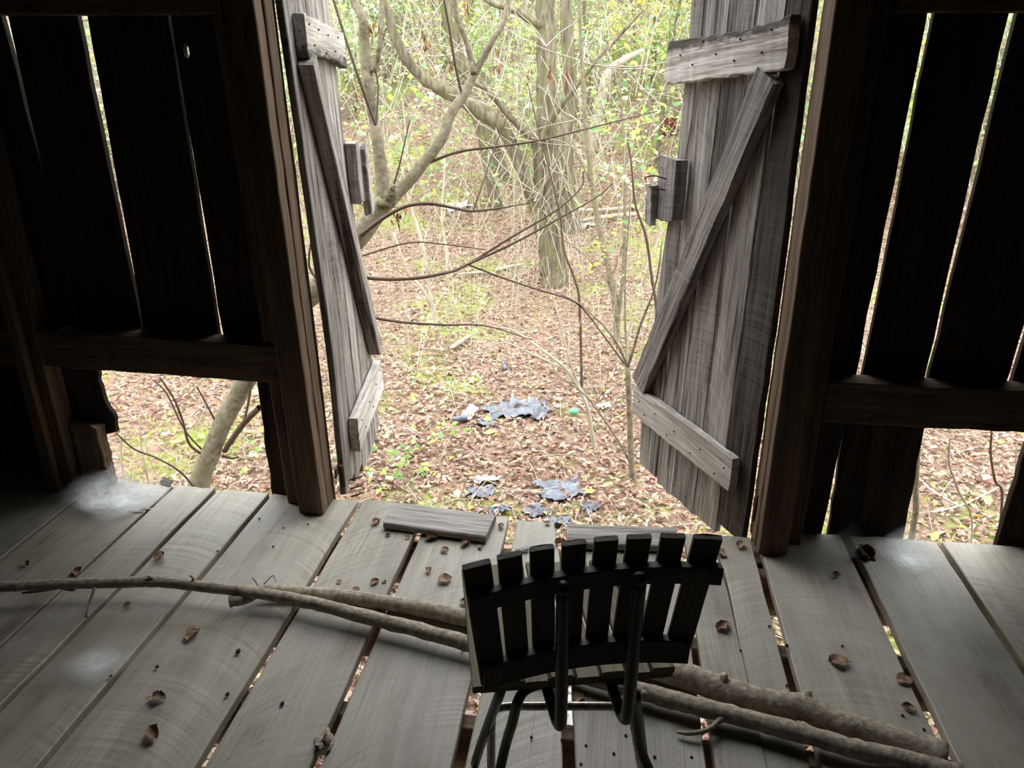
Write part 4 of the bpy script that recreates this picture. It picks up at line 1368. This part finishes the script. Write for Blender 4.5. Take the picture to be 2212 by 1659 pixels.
for i in range(150):
    y = R.uniform(11.5, 30)
    lim = .70 * y + 1
    x = R.uniform(-lim - .12 * y, lim - .12 * y)
    fx = (x + .12 * y) / y
    if y < 14 and -.25 < fx < .2 and R.random() < .7:
        continue
    if fx > .12:
        kd = R.choice((0, 2, 2, 3, 3, 1))
        if fx > .35 and kd == 2:
            kd = 3
        if kd == 2 and y < 14:
            kd = 3
    else:
        kd = R.choice((0, 0, 1, 3))
    put_shrub(kd, x, y, R.uniform(.8, 1.5) * (1 if y < 20 else 1.3))

# background saplings, bare
bs = []
for s in range(5):
    rr = np.random.default_rng(100 + s)
    B = Bundle()
    P = [np.array([0, 0, -.1])]
    d = np.array([rr.normal() * .06, rr.normal() * .06, 1])
    for j in range(9):
        d = d + np.array([rr.normal() * .09, rr.normal() * .09, 0])
        P.append(P[-1] + d * .75)
    B.add(P, np.linspace(.045, .012, 10), 6, 2)
    for j in range(22):
        i_ = rr.integers(2, 10)
        a = rr.uniform(0, 6.28)
        l = rr.uniform(.6, 1.9)
        dd = np.array([math.cos(a), math.sin(a), rr.uniform(.1, .9)]) * l
        B.add([P[i_], P[i_] + dd * .4 + [0, 0, -.05], P[i_] + dd * .75 + [0, 0, .02], P[i_] + dd + [0, 0, .1]], [.012, .009, .006, .003], 3)
    sm = mesh('stem', B.V, B.F)
    sm.polygons.foreach_set('use_smooth', [True] * len(sm.polygons))
    bs.append(sm)
for i in range(60):
    y = R.uniform(9.5, 28)
    x = R.uniform(-.8 * y, .62 * y)
    fx = (x + .12 * y) / y
    if y < 16 and -.36 < fx < .17:
        continue
    mw = Matrix.Translation((x, y, float(gh(x, y)))) @ Matrix.Rotation(R.uniform(0, 6.28), 4, 'Z') @ Matrix.Rotation(R.gauss(0, .12), 4, 'X') @ Matrix.Scale(R.uniform(.7, 1.6), 4)
    e = empty('thin_tree', (x, y, float(gh(x, y))), label='thin bare tree standing in the brush up the wooded slope', category='tree', group='thin trees on the slope')
    link('stem', bs[i % 5], M[('bark_smooth', 'bark', 'brush_bark')[i % 5 % 3]], e, mw)
for me_ in bs:
    if not me_.materials:
        me_.materials.append(M['twig'])

# tangled brush too dense to count: arching stems and leaves
B = Bundle()
n_ = 2600
for i in range(n_):
    y = 10.5 + 20 * R.random() ** 1.1
    x = R.uniform(-.85 * y, .62 * y)
    z = float(gh(x, y))
    a = R.uniform(0, 6.28)
    l = R.uniform(.6, 2.2)
    h = R.uniform(.5, 2.4)
    z0 = z + (R.uniform(0, 2.5) if R.random() < .5 else 0)
    c_, s_ = math.cos(a) * l, math.sin(a) * l
    P = [(x, y, z0), (x + c_ * .25, y + s_ * .25, z0 + h * .6), (x + c_ * .6, y + s_ * .6, z0 + h), (x + c_, y + s_, z0 + h * R.uniform(.5, 1.1)), (x + c_ * 1.3, y + s_ * 1.3, z0 + h * R.uniform(.2, .9))]
    B.add(P, [.008, .007, .006, .004, .002], 3)
for i in range(520):      # thin whips on the near slope
    y = R.uniform(5.5, 11)
    x = R.uniform(-.62, .42) * y
    z = float(gh(x, y))
    a, l, h = R.uniform(0, 6.28), R.uniform(.1, .9), R.uniform(.3, 1.5)
    c_, s_ = math.cos(a) * l, math.sin(a) * l
    B.add([(x, y, z), (x + c_ * .15, y + s_ * .15, z + h * .4), (x + c_ * .45, y + s_ * .45, z + h * .75), (x + c_, y + s_, z + h)], [.004, .0035, .0028, .0015], 3, 2)
B.link('brush', M['twig'], None, kind='stuff', label='dense tangle of thin pale arching stems covering the wooded slope', category='brush')
n_ = 72000
y = 11 + 22 * NP.random(n_) ** .9
x = NP.uniform(-.85, .62, n_) * y
clu = np.sin(x * 1.7 + 1.3 * np.sin(y * 1.1)) + np.sin(y * 1.3 + x * .6) + NP.normal(size=n_) * .7
keep = clu > .15
x, y = x[keep], y[keep]
n_ = len(x)
z = gh(x, y) + np.abs(NP.normal(size=n_)) * 1.5 + .2 + np.clip((y - 16) * .12, 0, 2) * NP.random(n_)
pal = np.array(GREENS + PALE + YELLOW[:1])
cols = pal[NP.integers(0, len(pal), n_)]
cols[:, :3] *= NP.uniform(.75, 1.15, (n_, 1))
V, T, Cc = leaf_arrays(np.stack([x, y, z], 1), NP.uniform(.03, .075, n_), NP.uniform(0, 6.28, n_), NP.normal(size=n_) * .5, NP.normal(size=n_) * .5, NP.uniform(-.2, .2, n_), cols, .7)
link('undergrowth_foliage', bigmesh('undergrowth_foliage', V, T, np.minimum(Cc, 1)), M['leaf'], None, kind='stuff', label='scattered bright green leaves of the undergrowth on the slope', category='foliage')

# leafy seedlings nearer the barn
def seedling(label, px, py, y, n, spread, sz, pal, grp=None, h=.5):
    if y is None:
        b_ = gr(px, py)
    else:
        p_ = wl(px, py, y)
        b_ = Vector((p_.x, p_.y, float(gh(p_.x, p_.y))))
        h = max(.15, p_.z - b_.z)
    th = thing('seedling', label, 'seedling', b_, grp)
    tp = b_ + Vector((R.uniform(-.05, .05), R.uniform(-.05, .05), h))
    tube('stem', M['twig'], th, [b_ - Vector((0, 0, .03)), (b_ + tp) / 2 + Vector((.02, 0, 0)), tp], [.005, .004, .002], 5, n=3)
    n, sz = int(n * 1.7), sz * .62
    for i in range(n):
        c_ = np.array(tp) + NP.normal(size=3) * spread * [1, 1, .5]
        if c_[2] < b_.z + .03:
            c_[2] = b_.z + .03
        for q_ in range(3):
            V, T, Cc = leaf_arrays((c_ + NP.normal(size=3) * sz * .6)[None], NP.uniform(.7, 1.1, 1) * sz, NP.uniform(0, 6.28, 1), NP.normal(size=1) * .4, NP.normal(size=1) * .4, NP.uniform(-.1, .2, 1), [pal[R.randrange(len(pal))]], .65)
            link('leaf', bigmesh('leaf', V, T, Cc), M['leaf'], th)


SD = [('leafy seedling high by the latch of the right door leaf', 1345, 265, 6.2, 12, .18, .05, GREENS), ('pale-leaved seedling midway up beside the straight grey sapling', 1355, 385, 6.4, 12, .2, .05, PALE),
      ('bright seedling level with the right latch block', 1400, 480, 6.0, 12, .2, .05, GREENS), ('yellow-green seedling below the right latch block', 1372, 545, 6.6, 8, .2, .045, YELLOW),
      ('leafy seedling at the foot of the vine-hung tree', 1395, 620, 6.6, 10, .25, .045, GREENS),
      ('low green seedling on the leaves beside the left door leaf', 935, 965, None, 8, .14, .05, GREENS), ('small green seedling left of the sapling foot', 800, 975, None, 8, .14, .05, PALE),
      ('low green seedling close to the thick loose board', 860, 1045, None, 10, .16, .05, GREENS), ('tiny seedling beside the plastic scrap row', 985, 860, None, 5, .1, .045, PALE),
      ('low seedling on the bank under the dark twig', 930, 720, None, 6, .16, .05, PALE), ('green seedling by the left door foot', 790, 1020, None, 7, .12, .045, GREENS),
      ('bright seedling in the low left opening beside the broken board', 262, 958, None, 4, .06, .04, YELLOW), ('small green seedling under the leaning trunk', 510, 1035, None, 5, .1, .04, GREENS),
      ('low seedlings by the sapling bend', 1240, 600, None, 7, .2, .05, YELLOW), ('small pale seedling on the open leaf bank', 1050, 690, None, 5, .14, .045, PALE)]
for lb, px, py, y, n_, sp_, sz, pal in SD:
    seedling(lb, px, py, y, n_, sp_, sz, pal, h=.16)

# hanging dead leaf bunches in the trees
for par, cl in ((t1, ((766, 215, 4.2), (805, 60, 4.2), (856, 470, 4.0))), (t2, ((915, 85, 8.8), (970, 135, 8.8), (1075, 140, 8.9), (1142, 165, 8.9), (1190, 165, 8.9), (1225, 175, 8.9), (1262, 180, 8.9), (1010, 20, 8.8), (925, 95, 8.8)))):
    for px, py, y in cl:
        p = wl(px, py, y)
        sz = .026 if y < 6 else .042
        n_ = 7
        pos = np.array(p) + NP.normal(size=(n_, 3)) * [sz * .5, sz * .5, sz * 1.4]
        cols = np.array([srgb(134, 98, 76), srgb(100, 72, 58), srgb(158, 116, 74)])[NP.integers(0, 3, n_)]
        V, T, Cc = leaf_arrays(pos, NP.uniform(.7, 1.2, n_) * sz, NP.uniform(0, 6.28, n_), NP.normal(size=n_) * .3 + 1.4, NP.normal(size=n_) * .5, NP.uniform(.2, .6, n_), cols, .4)
        link('dead_leaves', bigmesh('dead_leaves', V, T, Cc), M['litter'], par, kind='stuff')

# ------------------------------------------------------------------ leaf litter, moss and sticks on the ground
def mossy(x, y):
    return np.sin(1.15 * x + 1.7 * np.sin(.8 * y + .4)) + np.sin(1.0 * y + 1.3 * x + 2.0) + .6 * np.sin(2.7 * x - 1.9 * y)


n_ = 115000
y = np.concatenate([NP.uniform(.6, 7, int(n_ * .42)), NP.uniform(7, 18, n_ - int(n_ * .42))])
x = np.where(NP.random(n_) < .9, NP.uniform(-.80, .60, n_) * (y + .5), NP.uniform(-3, 3, n_))
mo = mossy(x, y)
keep = (mo + NP.normal(size=n_) * .7) < 1.35
x, y = x[keep], y[keep]
n_ = len(x)
z = gh(x, y) + NP.uniform(.005, .035, n_)
pal = np.array([srgb(166, 136, 124), srgb(178, 150, 138), srgb(152, 118, 106), srgb(134, 102, 92), srgb(188, 168, 152), srgb(174, 150, 126), srgb(160, 124, 110), srgb(182, 158, 144), srgb(176, 162, 130)])
cols = pal[NP.integers(0, len(pal), n_)]
yl = NP.random(n_) < .014
cols[yl] = srgb(222, 196, 104)
cols[:, :3] *= NP.uniform(.8, 1.12, (n_, 1))
V, T, Cc = leaf_arrays(np.stack([x, y, z], 1), NP.uniform(.015, .036, n_), NP.uniform(0, 6.28, n_), NP.normal(size=n_) * .28, NP.normal(size=n_) * .35, NP.uniform(-.3, .7, n_), cols, .5)
link('leaf_litter', bigmesh('leaf_litter', V, T, np.minimum(Cc, 1)), M['litter'], None, kind='stuff', label='carpet of fallen brown and tan leaves on the forest floor', category='litter')
n_ = 42000
y = NP.uniform(2.5, 15, n_)
x = NP.uniform(-.78, .58, n_) * y
keep = (mossy(x, y) + NP.normal(size=n_) * .5) > 1.15
x, y = x[keep], y[keep]
n_ = len(x)
cols = np.array([srgb(150, 168, 76), srgb(122, 146, 66), srgb(178, 186, 98), srgb(196, 188, 120)])[NP.integers(0, 4, n_)]
V, T, Cc = leaf_arrays(np.stack([x, y, gh(x, y) + .025], 1), NP.uniform(.02, .05, n_), NP.uniform(0, 6.28, n_), NP.normal(size=n_) * .5 + .6, NP.normal(size=n_) * .4, NP.uniform(-.1, .1, n_), cols, .18)
link('moss_and_grass', bigmesh('moss_and_grass', V, T, Cc), M['leaf'], None, kind='stuff', label='patches of moss and short grass between the fallen leaves', category='moss')
B = Bundle()
for i in range(1500):
    y = R.uniform(2.6, 14)
    x = R.uniform(-.75, .55) * y
    a = R.uniform(0, 6.28)
    l = R.uniform(.08, .45)
    z = float(gh(x, y)) + .03
    x2, y2 = x + math.cos(a) * l, y + math.sin(a) * l
    B.add([(x, y, z), ((x + x2) / 2, (y + y2) / 2 + R.uniform(-.04, .04), z + .02), (x2, y2, float(gh(x2, y2)) + .03)], [.0035, .003, .002], 3, 2)
B.link('ground_twigs', M['twig'], None, kind='stuff', label='thin broken twigs scattered over the fallen leaves', category='twigs')
for i in range(26):
    px, py = R.choice([(R.uniform(1960, 2200), R.uniform(960, 1180)), (R.uniform(830, 1360), R.uniform(900, 1080)), (R.uniform(250, 560), R.uniform(850, 1030))])
    p = gr(px, py)
    V, T, Cc = leaf_arrays(np.array([[0, 0, 0]]), np.array([R.uniform(.035, .05)]), np.array([R.uniform(0, 6.28)]), np.array([R.gauss(0, .2)]), np.array([R.gauss(0, .2)]), np.array([R.uniform(-.1, .3)]), [R.choice((srgb(226, 206, 112), srgb(214, 196, 90), srgb(232, 214, 150)))], .7)
    link('fallen_leaf', bigmesh('fallen_leaf', V, T, Cc), M['litter'], None, Matrix.Translation(p + Vector((0, 0, .045))), label='single yellow leaf fallen on the brown leaf carpet', category='leaf', group='yellow leaves on the forest floor')


# fallen logs and bits
def log(label, pts, mat='twig'):
    """pts: (px, py, radius m)"""
    P = [gr(a, b) + Vector((0, 0, r + .03)) for a, b, r in pts]
    th = thing('fallen_branch', label, 'branch', P[0])
    tube('stem', M[mat], th, P, [r for *_, r in pts], 7, noise=.08, n=4)


log('pale straight fallen branch on the slope right of the vine-hung tree', [(1252, 486, .03), (1320, 476, .035), (1395, 470, .03)])
log('fallen branch lying beyond the pale straight one on the slope', [(1236, 462, .03), (1300, 462, .03), (1380, 452, .025)])
log('pale broken stick lying on the leaves below the dark twig', [(975, 762, .02), (1000, 745, .022), (1022, 730, .016)])
log('thin fallen stick on the moss left of the vine-hung trunk', [(1070, 592, .02), (1100, 585, .022), (1130, 578, .016)])
log('thin stick crossing the leaves under the low right opening rail', [(1960, 1020, .008), (2010, 1070, .009), (2080, 1110, .007)])
log('second stick crossing the leaves in the low right opening', [(2000, 1120, .007), (2080, 1100, .008), (2160, 1060, .007)])
log('short pale stick on the leaf bank above the plastic scraps', [(990, 600, .016), (1040, 596, .018), (1075, 600, .014)])


# litter of plastic
def sheet(name, label, px, py, w, h, yaw, mat, catg='scrap', crump=.018, seed=1):
    rr = np.random.default_rng(seed)
    b_ = gr(px, py)
    n = 12
    V, T = [], []
    ph = rr.uniform(0, 6.28, 6)
    for i in range(n + 1):
        for j in range(n + 1):
            a, b = i / n - .5, j / n - .5
            k_ = 1 + .18 * math.sin(5 * math.atan2(b, a) + ph[0]) + .1 * math.sin(9 * math.atan2(b, a) + ph[1])
            X_, Y_ = a * w * k_, b * h * k_
            xx, yy = b_.x + X_ * math.cos(yaw) - Y_ * math.sin(yaw), b_.y + X_ * math.sin(yaw) + Y_ * math.cos(yaw)
            z_ = float(gh(xx, yy)) + .034 + crump * (.5 * math.sin(14 * a + ph[2] + 4 * b) + .5 * math.sin(11 * b + ph[3] - 5 * a) + .35 * math.sin(23 * a + 17 * b + ph[4]))
            V.append((xx, yy, z_))
    for i in range(n):
        for j in range(n):
            a = i * (n + 1) + j
            T += [(a, a + 1, a + n + 2), (a, a + n + 2, a + n + 1)]
    return link(name, bigmesh(name, V, T), M[mat], None, smooth=False, label=label, category=catg)


sheet('plastic_sheet', 'largest crumpled blue-grey plastic sheet on the leaves past the doorway centre', 1146, 890, .30, .32, .2, 'plastic', seed=2)
sheet('plastic_sheet', 'folded blue-grey plastic piece touching the largest sheet', 1088, 895, .30, .22, .3, 'plastic', seed=3)
sheet('plastic_sheet', 'small blue-grey plastic flap below the folded piece', 1047, 922, .13, .10, -.3, 'plastic', seed=4)
sheet('plastic_sheet', 'pale plastic strip at the end of the scrap row farthest from the largest sheet', 1014, 900, .09, .24, -.1, 'white_plastic', seed=5)
sheet('plastic_sheet', 'wide blue-grey plastic sheet on the leaves beyond the second loose board', 1212, 1068, .30, .24, .4, 'plastic', seed=7)
sheet('plastic_sheet', 'small blue-grey plastic scrap with a yellow leaf beyond the gap between boards', 1036, 1073, .19, .12, .1, 'plastic', seed=8)
sheet('plastic_sheet', 'blue-grey plastic scrap right at the doorway edge between the loose boards', 1154, 1112, .14, .12, .6, 'plastic', seed=9)
sheet('plastic_sheet', 'plastic strip peeking past the corner of the thick loose board', 1075, 1112, .14, .07, .5, 'plastic', seed=10)
sheet('plastic_sheet', 'flat plastic piece just beyond the narrow plank end', 1205, 1135, .16, .10, .2, 'plastic', seed=11)
sheet('plastic_sheet', 'plastic piece among leaves beyond the second loose board corner', 1275, 1106, .12, .10, .8, 'plastic', seed=12)
sheet('paper_scrap', 'crumpled white paper scrap on the leaves above the small plastic scrap', 1052, 1046, .18, .07, .2, 'white_plastic', seed=13)
sheet('paper_scrap', 'white scrap lying beside the thin bending sapling', 1302, 884, .12, .06, .4, 'white_plastic', seed=14)
sheet('paper_scrap', 'white scrap lying below the floor gap beneath the chair', 1240, 1560, .16, .5, .05, 'white_plastic', crump=.02, seed=15)
sheet('paper_scrap', 'white scrap on the slope by the tree behind the vine-hung one', 1255, 492, .35, .25, .4, 'white_plastic', seed=16)
sheet('plastic_sheet', 'black and white plastic scrap on the far leaf bank', 985, 450, .4, .25, .4, 'white_plastic', seed=17)


def pipe(name, label, P, r, mat, catg):
    th = thing(name, label, catg, P[0])
    tube('tube', M[mat], th, P, r, 10, n=4)
    return th


a_, b_ = gr(980, 920), gr(1008, 915)
pipe('plastic_tube', 'short dark rolled plastic tube at the near end of the scrap row', [a_ + Vector((0, 0, .05)), (a_ + b_) / 2 + Vector((0, 0, .06)), b_ + Vector((0, 0, .05))], .022, 'plastic', 'tube')
a_, b_ = gr(1086, 795), gr(1092, 806)
pipe('plastic_tube', 'tiny blue plastic tube upright in the leaves above the scrap row', [a_ + Vector((0, 0, .06)), (a_ + b_) / 2 + Vector((0, 0, .05)), b_ + Vector((0, 0, .04))], .02, 'plastic', 'tube')
bmx = bmesh.new()
bmesh.ops.create_uvsphere(bmx, u_segments=12, v_segments=8, radius=.035)
for vv in bmx.verts:
    vv.co.x *= 1.2
    vv.co.z *= .8 + .15 * math.sin(40 * vv.co.x)
me = bpy.data.meshes.new('green_ball'); bmx.to_mesh(me); bmx.free()
link('green_ball', me, M['green'], None, Matrix.Translation(gr(1239, 900) + Vector((0, 0, .05))), smooth=True, label='small green plastic ball in the leaves right of the largest plastic sheet', category='ball')

# pink tube frame seen past the left door leaf
p0 = gr(700, 745)
th = thing('garden_seat_frame', 'faded pink tubular metal garden seat frame seen between the left post and door leaf', 'frame', p0)
for dy in (0, .35):
    tube('frame_tube', M['pink'], th, [p0 + Vector((-.55, dy, 0)), p0 + Vector((-.5, dy, .30)), p0 + Vector((-.30, dy, .42)), p0 + Vector((-.05, dy, .45)), p0 + Vector((.08, dy, .38)), p0 + Vector((.10, dy, .2)), p0 + Vector((.10, dy, 0))], .016, 8, n=5)
tube('frame_tube', M['pink'], th, [p0 + Vector((-.30, 0, .42)), p0 + Vector((-.36, .02, .62)), p0 + Vector((-.34, .17, .74)), p0 + Vector((-.36, .33, .62)), p0 + Vector((-.30, .35, .42))], .016, 8, n=5)
tube('frame_tube', M['pink'], th, [p0 + Vector((.0, 0, .44)), p0 + Vector((.0, .35, .44))], .014, 8, n=3)
# rust-red drum up the slope by the right door leaf
p0 = gr(1446, 292)
th = thing('rusty_drum', 'small rust-red drum half hidden in brush beside the right door leaf', 'drum', p0)
for nm, z0, z1, r in (('body', 0, .34, .13), ('rim', .33, .36, .138), ('rim', .15, .17, .136)):
    tube(nm, M['red'], th, [p0 + Vector((0, 0, z0)), p0 + Vector((0, 0, (z0 + z1) / 2)), p0 + Vector((0, 0, z1))], r, 16, n=2)
